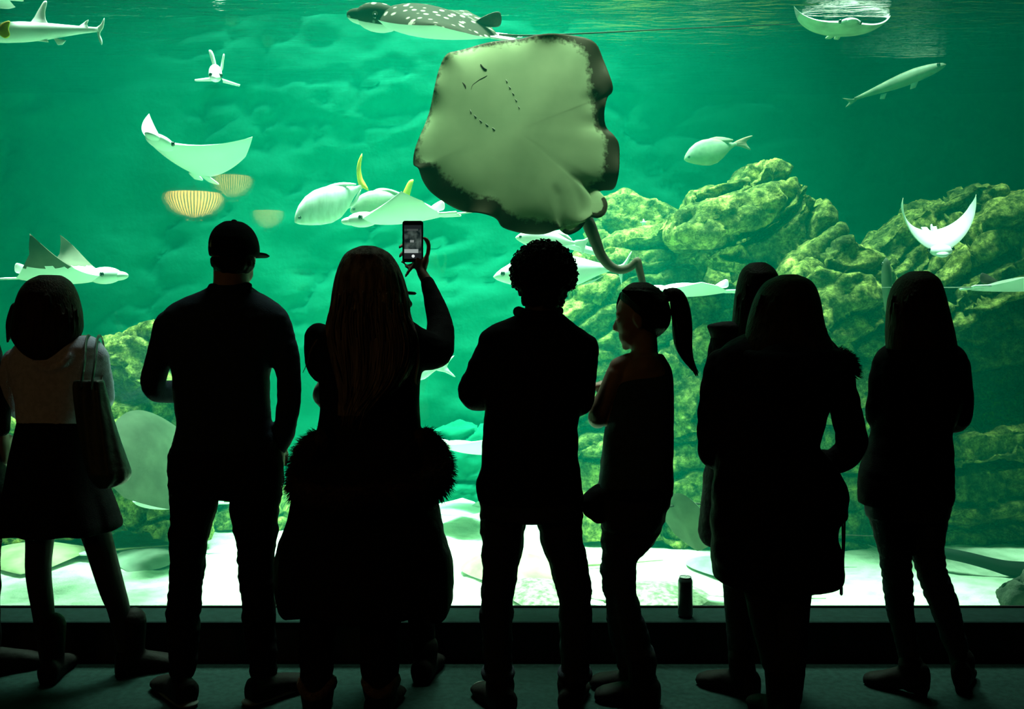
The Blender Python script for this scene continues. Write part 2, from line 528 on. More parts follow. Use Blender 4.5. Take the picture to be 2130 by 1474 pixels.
rock([(1150, 660), (1210, 625), (1330, 640), (1450, 610), (1540, 640), (1540, 730), (1380, 770), (1200, 780)], 8.0, 0.6, 'layered rock shelf between the curly head and the ponytail', 0.05, 0.2)
rock([(1380, 750), (1470, 690), (1600, 700), (1640, 800), (1590, 900), (1460, 900), (1400, 860)], 7.7, 0.55, 'yellow green boulder beside the tip of the ponytail', 0.05, 0.6)
rock([(1170, 800), (1300, 770), (1420, 790), (1470, 870), (1440, 905), (1200, 925)], 7.9, 0.5, 'green boulder right of the curly haired man at elbow height', 0.05, 0.2)
rock([(1180, 935), (1300, 905), (1440, 910), (1475, 985), (1430, 1045), (1200, 1060)], 7.75, 0.5, 'green boulder right of the curly haired man at hip height', 0.05, 0.2)
rock([(1190, 1062), (1330, 1050), (1460, 1052), (1490, 1100), (1460, 1118), (1210, 1112)], 7.6, 0.4, 'low dark rock on the sand beside the ponytail woman', 0.04, 0.1)
rock([(1765, 540), (1850, 470), (1920, 424), (2010, 386), (2045, 381), (2072, 405), (2040, 432), (1960, 490), (1900, 560), (1850, 620), (1800, 600)], 7.9, 0.5, 'long tilted slab with a rounded tip near the upper right rocks', 0.05, 0.62)
rock([(1860, 650), (1880, 580), (1990, 500), (2070, 442), (2140, 414), (2230, 400), (2240, 470), (2090, 520), (1990, 575), (1910, 640)], 7.75, 0.5, 'long tilted slab just under the rounded slab, behind the white crescent ray', 0.05, 0.6)
rock([(1890, 700), (1980, 595), (2085, 535), (2230, 485), (2240, 580), (2060, 625), (1960, 680)], 7.6, 0.5, 'third tilted slab down at the right, behind the grey ray', 0.05, 0.5)
rock([(1710, 760), (1760, 712), (1850, 686), (1960, 690), (1990, 760), (1930, 830), (1820, 870), (1730, 850)], 7.3, 0.5, 'bright wedge of rock between the hooded coat and the rightmost woman', 0.05, 0.4)
rock([(1950, 700), (2060, 640), (2230, 600), (2240, 680), (2100, 735), (1980, 760)], 8.2, 0.5, 'shaded rock layer right of the rightmost woman at head height', 0.05, 0.35)
rock([(1950, 790), (2080, 750), (2230, 695), (2240, 845), (2100, 870), (1970, 880)], 8.3, 0.5, 'dark recessed rock layer right of the rightmost woman at shoulder height', 0.05, 0.3)
rock([(1930, 900), (2050, 880), (2240, 852), (2240, 930), (2080, 950), (1940, 965)], 7.55, 0.55, 'flat pale rock layer right of the rightmost woman at elbow height', 0.05, 0.15)
rock([(1930, 975), (2060, 955), (2240, 942), (2240, 1030), (2080, 1045), (1940, 1045)], 7.6, 0.5, 'flat rock layer right of the rightmost woman at waist height', 0.05, 0.08)
rock([(1690, 1060), (1820, 1040), (2000, 1055), (2240, 1040), (2240, 1122), (1960, 1125), (1700, 1142)], 7.65, 0.5, 'lowest flat rock layer on the sand behind the rightmost woman', 0.05, 0.03)
rock([(1700, 880), (1800, 870), (1900, 890), (1930, 970), (1840, 1000), (1720, 985)], 7.6, 0.5, 'green block behind the crooked arm of the hooded coat', 0.05, 0.1)
rock([(1690, 1000), (1790, 985), (1930, 990), (1930, 1040), (1800, 1050), (1690, 1060)], 7.7, 0.45, 'low green block between the hooded coat and the rightmost woman at hip height', 0.04, 0.05)
rock([(1200, 560), (1400, 500), (1560, 440), (1700, 500), (1790, 590), (1960, 560), (2240, 460), (2240, 1120), (1190, 1110), (1180, 720)], 8.5, 0.35, 'backing boulder added deep behind the reef slabs to darken their gaps', 0.12, 0.4, 0.05)  # added backing rock, keeps the gaps between the slabs dark
# left-hand rocks
rock([(205, 800), (222, 726), (270, 702), (330, 690), (395, 715), (450, 790), (440, 880), (330, 900), (220, 880)], 7.5, 0.6, 'bright mossy boulder between the tote bag and the man in the cap', 0.06, -0.5)
rock([(-60, 900), (30, 850), (120, 890), (210, 860), (330, 880), (420, 900), (420, 1000), (200, 1010), (-60, 1010)], 8.0, 0.55, 'low green rock behind the woman with the tote bag', 0.06, -0.2)
rock([(225, 1060), (238, 1010), (262, 994), (310, 1010), (345, 1035), (400, 1050), (420, 1098), (240, 1094)], 7.45, 0.4, 'small lumpy rock on the sand beside the tote bag', 0.06, -0.3, 0.028)
rock([(-80, 1050), (60, 1020), (180, 1040), (245, 1080), (230, 1108), (-80, 1122)], 7.5, 0.45, 'low dark rock on the sand behind the skirt', 0.05, -0.1)
rock([(420, 1060), (520, 1030), (600, 1050), (600, 1088), (430, 1092)], 8.2, 0.5, 'low rock seen between the legs of the man in the cap', 0.05, 0.1)
rock([(860, 960), (900, 905), (960, 888), (1040, 905), (1080, 990), (1060, 1030), (880, 1025)], 8.85, 0.3, 'faint hazy mound in the deep water left of the curly haired man', 0.05, 0.1, m=m_wall)  # takes the wall's green, so the haze is put into its colour
# ------------------------------------------------------------------ fish, sharks and rays
m_white = mat('pale_skin', (0.88, 0.90, 0.86), (0.74, 0.77, 0.72), 6, 0.55, 0.03, 60, 0.3)
m_belly = mat('white_belly', (0.86, 0.90, 0.86), (0.78, 0.82, 0.78), 3, 0.6)
m_silver = mat('silver_flank', (0.80, 0.84, 0.78), (0.58, 0.64, 0.56), 9, 0.4, 0.04, 90, 0.5, stretch=(3, 1, 1))
m_olive = mat('olive_flank', (0.42, 0.50, 0.36), (0.24, 0.30, 0.22), 9, 0.5, 0.04, 90, 0.4)
m_yellow = mat('yellow_fin', (0.80, 0.70, 0.05), (0.62, 0.52, 0.05), 20, 0.6)
m_grey = mat('grey_skin', (0.34, 0.36, 0.30), (0.22, 0.25, 0.20), 7, 0.7, 0.05, 40, 0.2)
m_sandy = mat('sandy_skin', (0.40, 0.38, 0.22), (0.22, 0.22, 0.12), 6, 0.8, 0.1, 50, 0.15)
m_pebbled = mat('pebbled_skin', (0.42, 0.42, 0.30), (0.12, 0.14, 0.08), 28, 0.85, 0.3, 70, 0.15)
m_darkrock = mat('dark_rock', (0.05, 0.055, 0.04), (0.02, 0.022, 0.017), 14, 0.9, 0.5, 60, 0.1)
m_slate = mat('slate_skin', (0.085, 0.11, 0.07), (0.055, 0.07, 0.045), 7, 0.8, 0.05, 40, 0.15)
m_umber = mat('umber_wing', (0.12, 0.115, 0.085), (0.085, 0.08, 0.06), 7, 0.8, 0.05, 40, 0.15)
m_russet = mat('russet_back', (0.34, 0.22, 0.16), (0.26, 0.30, 0.22), 7, 0.6)
m_eye = mat('dark_eye', (0.01, 0.01, 0.01), (0.006, 0.006, 0.006), 30, 0.15, spec=0.6)
m_darkskin = mat('dark_brown_skin', (0.045, 0.038, 0.028), (0.022, 0.02, 0.016), 14, 0.8, 0.1, 60, 0.2)

# top with pale spots
m_spot = bpy.data.materials.new('spotted_back'); m_spot.use_nodes = True
nt = m_spot.node_tree; b = nt.nodes['Principled BSDF']; b.inputs['Roughness'].default_value = 0.8; b.inputs['Specular IOR Level'].default_value = 0.03
tc = nt.nodes.new('ShaderNodeTexCoord'); vo = nt.nodes.new('ShaderNodeTexVoronoi'); vo.inputs['Scale'].default_value = 17
rp = nt.nodes.new('ShaderNodeValToRGB'); rp.color_ramp.elements[0].position = 0.24; rp.color_ramp.elements[1].position = 0.34
rp.color_ramp.elements[0].color = (0.30, 0.30, 0.24, 1); rp.color_ramp.elements[1].color = (0.026, 0.028, 0.018, 1)
nt.links.new(tc.outputs['Object'], vo.inputs['Vector']); nt.links.new(vo.outputs['Distance'], rp.inputs[0]); nt.links.new(rp.outputs[0], b.inputs['Base Color'])

JACK = ((0, .03, .07, .15, .28, .42, .56, .70, .84, .95, 1.0),
        (.005, .055, .10, .165, .225, .245, .225, .17, .085, .035, .032),
        (.005, .045, .075, .125, .19, .235, .23, .17, .08, .032, .030),
        (.004, .03, .045, .065, .08, .085, .08, .062, .034, .014, .010))
SLIM = ((0, .03, .08, .16, .3, .45, .6, .75, .88, .96, 1.0),
        (.004, .03, .05, .07, .088, .085, .07, .05, .032, .022, .02),
        (.004, .025, .04, .055, .068, .07, .06, .04, .024, .018, .016),
        (.004, .03, .045, .055, .06, .058, .048, .034, .02, .012, .010))

def at3(p, d):
    return lambda q: P(q[0], q[1], d) + np.array((0, q[2], 0))

def fish_body(nose, tail, prof, hs=1.0, n=16, bend=0.0):
    """loft along nose->tail with the profile prof; returns verts, faces and a frame function (u, v, w) -> world"""
    nose, tail = np.asarray(nose, float), np.asarray(tail, float)
    L = np.linalg.norm(tail - nose)
    e1 = (tail - nose) / L
    up = np.array((0, 0, 1.0))
    if abs(e1[2]) > 0.8: up = np.array((0.0, 0.25, 0.3)) if e1[2] < 0 else np.array((1.0, 0, 0))
    up = up - e1 * np.dot(up, e1); up /= np.linalg.norm(up)
    e2 = np.cross(e1, up)
    t = np.linspace(0, 1, 34) ** 1.25
    top, bot, wid = (np.interp(t, prof[0], prof[k]) for k in (1, 2, 3))
    V = []
    for i in range(len(t)):
        c, h = (top[i] - bot[i]) / 2 * hs, (top[i] + bot[i]) / 2 * hs
        off = bend * math.sin(t[i] * PI) * L
        for j in range(n):
            a = 2 * PI * j / n
            V.append(nose + e1 * t[i] * L + up * (c + h * math.sin(a)) * L + e2 * (wid[i] * math.cos(a) * L + off))
    Fc = [[i * n + j, i * n + (j + 1) % n, (i + 1) * n + (j + 1) % n, (i + 1) * n + j] for i in range(len(t) - 1) for j in range(n)]
    Fc += [list(range(n))[::-1], [(len(t) - 1) * n + j for j in range(n)]]
    return np.array(V), Fc, (lambda u, v, w: nose + e1 * u * L + up * v * L + e2 * w * L), L

def fish(name, label, cat, group, nose, tail, d, prof, m_body, fins, hs=1.0, d2=None, m_back=None, eye=0.08, th=0.012, bend=0.0):
    """nose and tail base at pixels, at the distances d and d2; fins = [(name, outline, material)]"""
    d2 = d if d2 is None else d2
    n0, t0 = P(*nose, d), P(*tail, d2)
    V, Fc, fr, L = fish_body(n0, t0, prof, hs, bend=bend)
    root = thing(name, (n0 + t0) / 2, label, cat, group)
    mats, mi = [m_body], None
    if m_back:
        mats = [m_body, m_back]
        n = 16
        mi = [1 if (k < len(Fc) - 2 and 2 <= k % n < 6) else 0 for k in range(len(Fc))]
    mk('body', V, Fc, mats, root, True, mi)
    for nm, poly, mm in fins:
        dd = d + (d2 - d) * np.clip((np.mean([q[0] for q in poly]) - nose[0]) / ((tail[0] - nose[0]) or 1), -0.2, 1.2) if abs(tail[0] - nose[0]) > 20 else (d + d2) / 2
        mk(nm, *plate(smooth_poly(poly, 3) if len(poly) > 4 else poly, th, at3(None, dd)), mm, root)
    if eye:
        r = 0.016 * L + 0.004
        wv = np.interp(eye, prof[0], prof[3])
        for s in (1, -1):
            mk('eye', *ell(fr(eye, 0.02, s * wv * 0.85), (r, r, r), None, 10, 6), m_eye, root)
    return root

YJ = 'yellow tailed jacks left of the big stingray'
fish('jack_fish', 'pale jack with an upright yellow tail, higher of the yellow tailed pair', 'fish', YJ, (613, 462), (752, 388), 6.6, JACK, m_silver,
     [('tail_fin', [(746, 384), (742, 360), (744, 338), (753, 319), (750, 345), (753, 368), (760, 382), (767, 396), (757, 392)], m_yellow),
      ('dorsal_fin', [(672, 392), (690, 383), (715, 379), (740, 382), (735, 386), (700, 390)], m_silver),
      ('anal_fin', [(735, 418), (745, 402), (751, 395), (742, 420), (722, 435)], m_silver),
      ('pectoral_fin', [(664, 438), (690, 424), (700, 428), (680, 440)], m_silver)], 1.0, 6.75)
fish('jack_fish', 'olive backed jack with a bright yellow tail, behind the white ray over the phone', 'fish', YJ, (728, 440), (842, 408), 7.0, JACK, m_olive,
     [('tail_fin', [(838, 406), (843, 390), (851, 376), (860, 374), (856, 392), (852, 410), (856, 424), (862, 436), (850, 424)], m_yellow),
      ('dorsal_fin', [(775, 398), (790, 391), (815, 394), (838, 404), (828, 407), (795, 397)], m_olive),
      ('anal_fin', [(800, 440), (838, 418), (842, 424), (820, 444)], m_white)], 1.05, 7.05)
WF = 'white fish around the curly haired head'
fish('jack_fish', 'white fish with a forked tail directly under the big stingray', 'fish', WF, (1072, 494), (1200, 506), 6.5, JACK, m_white,
     [('tail_fin', [(1196, 500), (1214, 498), (1231, 490), (1220, 506), (1212, 530), (1206, 514), (1196, 510)], m_white),
      ('dorsal_fin', [(1140, 486), (1165, 478), (1180, 488), (1190, 500), (1170, 492)], m_white)], 0.75)
fish('jack_fish', 'large white fish passing behind the curly haired head', 'fish', WF, (1026, 576), (1286, 556), 6.8, JACK, m_white,
     [('tail_fin', [(1280, 552), (1296, 548), (1314, 522), (1304, 550), (1296, 562), (1293, 592), (1287, 570), (1280, 562)], m_white),
      ('dorsal_fin', [(1150, 508), (1180, 504), (1230, 514), (1262, 536), (1225, 528)], m_white),
      ('anal_fin', [(1200, 595), (1245, 578), (1268, 566), (1232, 588)], m_silver)], 0.62)
fish('jack_fish', 'pale teal fish half hidden by the raised elbow of the phone holder', 'fish', None, (838, 782), (912, 766), 7.6, JACK, m_silver,
     [('tail_fin', [(908, 762), (926, 752), (945, 739), (930, 762), (948, 784), (926, 774), (908, 770)], m_silver)], 0.9)
fish('snapper_fish', 'dim fish with a reddish back hovering above the reef peak', 'fish', None, (1423, 332), (1532, 299), 8.2, JACK, m_olive,
     [('tail_fin', [(1526, 296), (1548, 286), (1566, 282), (1552, 296), (1562, 312), (1540, 305), (1526, 303)], m_russet),
      ('dorsal_fin', [(1460, 296), (1490, 284), (1525, 290), (1515, 297), (1480, 296)], m_russet)], 0.95, 8.3, m_russet)
fish('angel_fish', 'yellow fish tail poking in beside the shark at the frame edge', 'fish', None, (-80, 64), (-2, 62), 5.6, JACK, m_yellow,
     [('tail_fin', [(-6, 58), (8, 46), (21, 44), (18, 60), (21, 74), (10, 80), (-6, 68)], m_yellow)], 1.0)

SH = 'sharks in the tank'
fish('reef_shark', 'white shark crossing the upper left corner with a tall back fin', 'shark', SH, (-78, 74), (204, 62), 6.3, SLIM, m_white,
     [('dorsal_fin', [(60, 56), (70, 38), (80, 20), (91, 3), (98, 4), (94, 22), (95, 40), (100, 56)], m_white),
      ('second_dorsal_fin', [(160, 60), (172, 49), (184, 41), (181, 50), (184, 62)], m_white),
      ('tail_fin', [(200, 58), (210, 50), (217, 37), (215, 56), (207, 70), (212, 84), (212, 94), (205, 82), (202, 68)], m_white),
      ('pectoral_fin', [(72, 80), (100, 84), (101, 88), (76, 85)], m_white),
      ('pelvic_fin', [(110, 78), (138, 84), (130, 93), (120, 94)], m_white)], 1.08, 6.5)
o = fish('reef_shark', 'small white shark seen head on with spread fins below the surface', 'shark', SH, (449, 163), (446, 140), 6.6, SLIM, m_white,
     [('dorsal_fin', [(446, 146), (440, 128), (434, 106), (440, 105), (446, 118), (452, 146)], m_white),
      ('tail_fin', [(458, 146), (461, 128), (464, 113), (467, 114), (465, 130), (463, 146)], m_white),
      ('pectoral_fin', [(443, 160), (405, 165), (405, 169), (445, 169)], m_white),
      ('pectoral_fin', [(462, 163), (500, 176), (498, 180), (464, 172)], m_white)], 0.95, 7.3)
fish('reef_shark', 'dim shark swimming up to the right below the upper right surface', 'shark', SH, (1968, 134), (1778, 206), 8.3, SLIM, m_olive,
     [('pectoral_fin', [(1896, 160), (1915, 158), (1905, 182), (1893, 186)], m_silver),
      ('pelvic_fin', [(1832, 196), (1845, 193), (1840, 206), (1830, 206)], m_silver),
      ('tail_fin', [(1782, 203), (1772, 206), (1752, 204), (1766, 212), (1758, 224), (1780, 211)], m_olive)], 1.0, 8.5)
fish('nurse_shark', 'grey green shark rising nose up in front of the second reef peak', 'shark', SH, (1843, 536), (1850, 690), 6.6, SLIM, m_slate,
     [('pectoral_fin', [(1856, 590), (1872, 622), (1870, 640), (1858, 622)], m_slate),
      ('tail_fin', [(1845, 686), (1840, 730), (1852, 760), (1860, 720), (1855, 686)], m_slate)], 1.7, 6.7)

# ---- rays: a winged disc of real thickness, wings bent up or down along their span
def ray_mesh(span, length, T, tl, tr, curl=1.3, sweep=0.62, round_=1.4, ns=49, nc=15, tiprel=0.25):
    half = span / 2
    s = np.linspace(-1, 1, ns)
    def wing(th):
        a = np.linspace(0, 1, 60)
        ang = math.radians(th) * a ** curl
        return a, np.concatenate([[0], np.cumsum(np.cos(ang))[:-1]]) / 60 * half, np.concatenate([[0], np.cumsum(np.sin(ang))[:-1]]) / 60 * half
    aL, xL, zL = wing(tl); aR, xR, zR = wing(tr)
    V, c = [], np.linspace(0, 1, nc)
    for side in (1, -1):
        for si in s:
            a = abs(si)
            x = np.interp(a, aR, xR) if si > 0 else -np.interp(a, aL, xL)
            z = np.interp(a, aR, zR) if si > 0 else np.interp(a, aL, zL)
            yl = length * (0.5 - sweep * a ** round_)
            yt = length * (-0.5 + (tiprel + 0.0) * a ** 1.2 + (0.5 - sweep + 0.5 - tiprel) * max(0, a - 0.75) * 4 * 0.98)
            yt = min(yt, yl - 0.002)
            for ci in c:
                h = T * (max(0, 1 - a ** 1.1) * 0.9 + 0.10 * (1 - a) ** 0.3 + 0.02) * (max(0, math.sin(PI * ci ** 0.75))) ** 0.8
                V.append((x, yl + (yt - yl) * ci, z + side * h * (0.62 if side > 0 else 0.38)))
    n = ns * nc
    Fc = []
    for i in range(ns - 1):
        for j in range(nc - 1):
            a, b_, c_, d_ = i * nc + j, i * nc + j + 1, (i + 1) * nc + j + 1, (i + 1) * nc + j
            Fc.append([a, b_, c_, d_])
            Fc.append([n + a, n + d_, n + c_, n + b_])
    # close the two wing tips
    for i in (0, ns - 1):
        for j in range(nc - 1):
            q = [i * nc + j, i * nc + j + 1, n + i * nc + j + 1, n + i * nc + j]
            Fc.append(q if i else q[::-1])
    mi = [k % 2 for k in range(2 * (ns - 1) * (nc - 1))] + [0] * (2 * (nc - 1))
    return np.array(V), Fc, mi

def ray(name, label, cat, group, c, d, span, length, head, pitch=0, roll=0, tl=30, tr=30, T=0.10, top=None, belly=None, tail=1.2, tail_r=0.012, curl=1.3, sweep=0.62, round_=1.4, snout=True, dorsal=True, pelvic=True, tail_mat=None, world=None, tiprel=0.25, lift=0.0, tail_pts=None, eye_mat=None, tips=None):
    top, belly = top or m_white, belly or m_belly
    loc = np.array(world) if world is not None else P(c[0], c[1], d)
    R = np.array(Matrix.Rotation(math.radians(head), 3, 'Z') @ Matrix.Rotation(math.radians(pitch), 3, 'X') @ Matrix.Rotation(math.radians(roll), 3, 'Y'))
    M = lambda q: (np.asarray(q, float) @ R.T) + loc
    root = thing(name, loc, label, cat, group)
    V, Fc, mi = ray_mesh(span, length, T, tl, tr, curl, sweep, round_, tiprel=tiprel)
    pieces, mis = [(V, Fc)], list(mi)
    if snout:
        for r_, cc in (((0.085 * span, 0.19 * length, T * 0.46), (0, 0.47 * length, 0.02 * T)), ((0.050 * span, 0.13 * length, T * 0.26), (0, 0.60 * length, -0.02 * T))):
            ev, ef = ell(cc, r_)
            pieces.append((ev, ef)); mis += [1 if np.mean([ev[i][2] for i in f]) < -0.1 * T else 0 for f in ef]
    V2, F2 = join(pieces)
    mats = [top, belly]
    if tips is not None:
        mats.append(tips)
        xs = np.abs(V[:, 2])
        for k in range(len(Fc)):
            if xs[Fc[k]].mean() > 0.07: mis[k] = 2
    mk('body', M(V2), F2, mats, root, True, mis)
    y0 = -0.46 * length
    if tail_pts is None:
        pts = [M((0, y0 + 0.06, 0)), M((0, y0 - 0.25 * tail * 0.5, 0.0)), M((0.0, y0 - 0.55 * tail, 0.01)), M((0.02, y0 - tail, 0.02))]
    else:
        pts = tail_pts
    if tail:
        mk('tail', *tube(pts, np.linspace(tail_r, tail_r * 0.2, len(pts)), 8), tail_mat or top, root)
    if dorsal:
        fp = [(-0.02, 0), (0.10, 0), (0.05, 0.05), (-0.03, 0.085), (-0.05, 0.03)]
        k = length / 0.5
        mk('dorsal_fin', *plate([(a * k * 0.7, b * k * 0.7) for a, b in smooth_poly(fp, 4)], 0.01, lambda q: M((q[2], y0 + 0.02 + q[0], 0.25 * T + q[1]))), eye_mat or top, root)
    for sx in (-1, 1) if pelvic else ():
        fp = [(0.0, 0.06), (0.07, 0.0), (0.08, -0.10), (0.02, -0.09)]
        k = length / 0.5
        mk('pelvic_fin', *plate([(sx * a * k, b * k) for a, b in fp][::sx], 0.014, lambda q: M((q[0], y0 + q[1], q[2]))), belly, root)
        if snout:
            mk('eye', *ell(M((sx * 0.083 * span, 0.47 * length, 0.10 * T)), (0.016, 0.016, 0.016), None, 10, 6), m_eye, root)
    return root

CR = 'rays gliding in open water'
ray('cownose_ray', 'white ray with both wings raised wide above the glowing lamp reflections', 'ray', CR, (376, 332), 6.6, 1.08, 0.62, 172, 14, -14, 66, 66, 0.09, curl=0.8, tail=0)
ray('cownose_ray', 'ray with two dark upright wing tips behind the woman with the tote bag', 'ray', CR, (128, 576), 6.6, 1.10, 0.60, -80, 2, 3, 118, 112, 0.13, top=m_white, curl=1.7, sweep=0.64, tiprel=0.48, tail=1.3, tail_r=0.008, tips=m_umber)  # umber tips put the shade on the raised wings into colour
ray('cownose_ray', 'ray with thin lifted wing tips at the upper right, underside showing', 'ray', CR, (1752, 62), 7.1, 0.86, 0.32, 182, 2, -3, 62, 74, 0.07, curl=1.8, tail=0, top=m_white, belly=m_olive)  # olive belly: shade under the wings put into the colour
ray('cownose_ray', 'brilliant white crescent shaped ray over the right-hand slabs', 'ray', CR, (1946, 500), 6.9, 0.92, 0.34, 170, -30, 3, 92, 98, 0.08, curl=0.75, tail=0)
ray('cownose_ray', 'grey flat ray with a dark back fin at the right frame edge', 'ray', CR, (2128, 594), 6.6, 0.80, 0.62, -84, 2, -6, 8, 12, 0.10, top=m_grey, tail=0.75, tail_r=0.006, eye_mat=m_darkskin)
ray('cownose_ray', 'pale flat ray gliding left just behind the ponytail', 'ray', CR, (1440, 606), 6.9, 0.72, 0.52, 80, 0, 4, 12, 12, 0.10, tail=0.4)
ray('cownose_ray', 'white ray swimming left over the raised phone, one wing lifted', 'ray', CR, (838, 452), 6.2, 0.72, 0.56, 84, -3, 2, 45, 60, 0.11, tail=0.45, tail_r=0.010)
ray('cownose_ray', 'teal underside of a ray in the hazy water left of the curly haired man', 'ray', CR, (985, 935), 7.8, 0.8, 0.55, 100, 10, 10, 30, 30, 0.10, tail=0.6)
ray('cownose_ray', 'flat pale ray low over the bright sand beside the fur trimmed coat', 'ray', CR, (945, 1060), 7.9, 0.9, 0.5, 92, 0, 3, 10, 10, 0.09, tail=0.5)
ray('cownose_ray', 'pale teal ray low over the small lumpy rock by the man in the cap', 'ray', CR, (345, 1044), 6.9, 0.75, 0.5, 80, 0, 8, 12, 12, 0.14, tail=0.5, snout=False, dorsal=False)
ray('cownose_ray', 'pale wing of a ray in the very corner above the shark', 'ray', CR, (-62, -14), 6.2, 0.6, 0.5, 80, 5, 10, 20, 20, 0.1, tail=0, snout=False, dorsal=False)
ray('eagle_ray', 'spotted ray swimming left just above the big stingray, with a very long thin tail', 'ray', CR, (908, 56), 6.0, 0.92, 0.80, 84, 10, -22, 20, 22, 0.20, top=m_spot, tail=2.1, tail_r=0.008, eye_mat=m_darkskin, tail_mat=m_darkskin,
    tail_pts=[P(1040, 72, 5.95), P(1100, 74, 6.0), P(1250, 68, 6.1), P(1450, 58, 6.2), P(1655, 50, 6.3)])

# ---- rays lying on the sand and close to the glass
SR = 'stingrays resting on the sand'
def resting(label, px, py, span, length, head, top, T=0.10, k=1.0, tail=0.7):
    d = 1.8 * F / (py - HZ)
    for _ in range(3):
        p = P(px, py, d); d = (CH - sz(p[0], d) - 0.02) * F / (py - HZ)
    p = P(px, py, d)
    return ray('stingray', label, 'stingray', SR, None, None, span, length, head, 0, 0, -7, -7, T, top, m_belly, tail, 0.014, 1.0, 0.55, 2.0, False, False, world=(p[0], p[1], p[2] + 0.015), tiprel=0.30)
resting('olive stingray resting on the sand between the fur trimmed coat and the curly haired man', 1070, 1184, 0.86, 0.74, 95, m_sandy, 0.17)
resting('pebbly stingray resting on the sand between the legs of the curly haired man', 1140, 1236, 0.62, 0.62, 60, m_pebbled, 0.11)
resting('grey green stingray resting against the glass beside the drink can', 1375, 1240, 0.72, 0.66, 80, m_pebbled, 0.10)
resting('wide olive stingray resting on the sand beyond the tote bag woman', 75, 1155, 0.95, 0.72, 100, m_sandy, 0.12)
resting('grey ray shape on the sand between the tote bag and the man in the cap', 330, 1154, 0.95, 0.62, 85, m_grey, 0.08)  # flat grey form with wings and a tail
resting('olive ray form standing in for a shadow left of the long hooded coat', 1500, 1178, 0.62, 0.5, 80, m_olive, 0.08)  # shadow on the sand modelled as an olive ray
ray('stingray', 'large grey green stingray tilted up behind the arm of the man in the cap', 'stingray', CR, (318, 955), 6.1, 0.98, 0.68, 70, 64, 0, 6, 6, 0.12, top=m_slate, belly=m_slate, tail=0.5, sweep=0.55, round_=2.0, snout=False, dorsal=False, pelvic=False, tiprel=0.30)
ray('stingray', 'grey green stingray with a long straight tail tilted up behind the ponytail woman', 'stingray', CR, (1432, 1086), 6.0, 0.44, 0.42, 130, 66, 0, 6, 6, 0.08, top=m_slate, belly=m_slate, tail=1.0, tail_r=0.008, sweep=0.55, round_=2.0, snout=False, dorsal=False, pelvic=False, tiprel=0.30,
    tail_mat=m_darkskin, tail_pts=[P(1385, 1054, 6.0), P(1460, 1048, 6.05), P(1600, 1090, 6.2), P(1760, 1112, 6.3), P(1900, 1114, 6.4)])

# ---- the big stingray against the glass, belly towards the visitors
BD = 4.95
m_bigray = bpy.data.materials.new('stingray_belly'); m_bigray.use_nodes = True
nt = m_bigray.node_tree; b = nt.nodes['Principled BSDF']; b.inputs['Roughness'].default_value = 0.7; b.inputs['Specular IOR Level'].default_value = 0.2
at = nt.nodes.new('ShaderNodeAttribute'); at.attribute_name = 'margin'
tc = nt.nodes.new('ShaderNodeTexCoord'); nz = nt.nodes.new('ShaderNodeTexNoise'); nz.inputs['Scale'].default_value = 45; nz.inputs['Detail'].default_value = 8
nt.links.new(tc.outputs['Object'], nz.inputs['Vector'])
ma = nt.nodes.new('ShaderNodeMath'); ma.operation = 'MULTIPLY_ADD'; ma.inputs[1].default_value = 0.9; ma.inputs[2].default_value = -0.45
nt.links.new(nz.outputs[0], ma.inputs[0])
ad = nt.nodes.new('ShaderNodeMath'); ad.operation = 'ADD'; nt.links.new(at.outputs['Fac'], ad.inputs[0]); nt.links.new(ma.outputs[0], ad.inputs[1])
rp = nt.nodes.new('ShaderNodeValToRGB'); rp.color_ramp.elements[0].position = 0.36; rp.color_ramp.elements[1].position = 0.72
rp.color_ramp.elements[0].color = (0.46, 0.64, 0.38, 1); rp.color_ramp.elements[1].color = (0.045, 0.040, 0.022, 1)
nt.links.new(ad.outputs[0], rp.inputs[0])
n2 = nt.nodes.new('ShaderNodeTexNoise'); n2.inputs['Scale'].default_value = 4; n2.inputs['Detail'].default_value = 4; nt.links.new(tc.outputs['Object'], n2.inputs['Vector'])
r2 = nt.nodes.new('ShaderNodeValToRGB'); r2.color_ramp.elements[0].color = (0.72, 0.74, 0.68, 1); r2.color_ramp.elements[1].color = (1.05, 1.0, 0.95, 1); r2.color_ramp.elements[0].position = 0.3; r2.color_ramp.elements[1].position = 0.7
nt.links.new(n2.outputs[0], r2.inputs[0])
mx = nt.nodes.new('ShaderNodeMix'); mx.data_type = 'RGBA'; mx.blend_type = 'MULTIPLY'; mx.inputs[0].default_value = 1
nt.links.new(rp.outputs[0], mx.inputs[6]); nt.links.new(r2.outputs[0], mx.inputs[7]); nt.links.new(mx.outputs[2], b.inputs['Base Color'])
tl_ = nt.nodes.new('ShaderNodeBsdfTranslucent'); ms = nt.nodes.new('ShaderNodeMixShader'); ms.inputs[0].default_value = 0.3   # thin flesh lets some light through
nt.links.new(mx.outputs[2], tl_.inputs[0]); nt.links.new(b.outputs[0], ms.inputs[1]); nt.links.new(tl_.outputs[0], ms.inputs[2]); nt.links.new(ms.outputs[0], nt.nodes['Material Output'].inputs['Surface'])

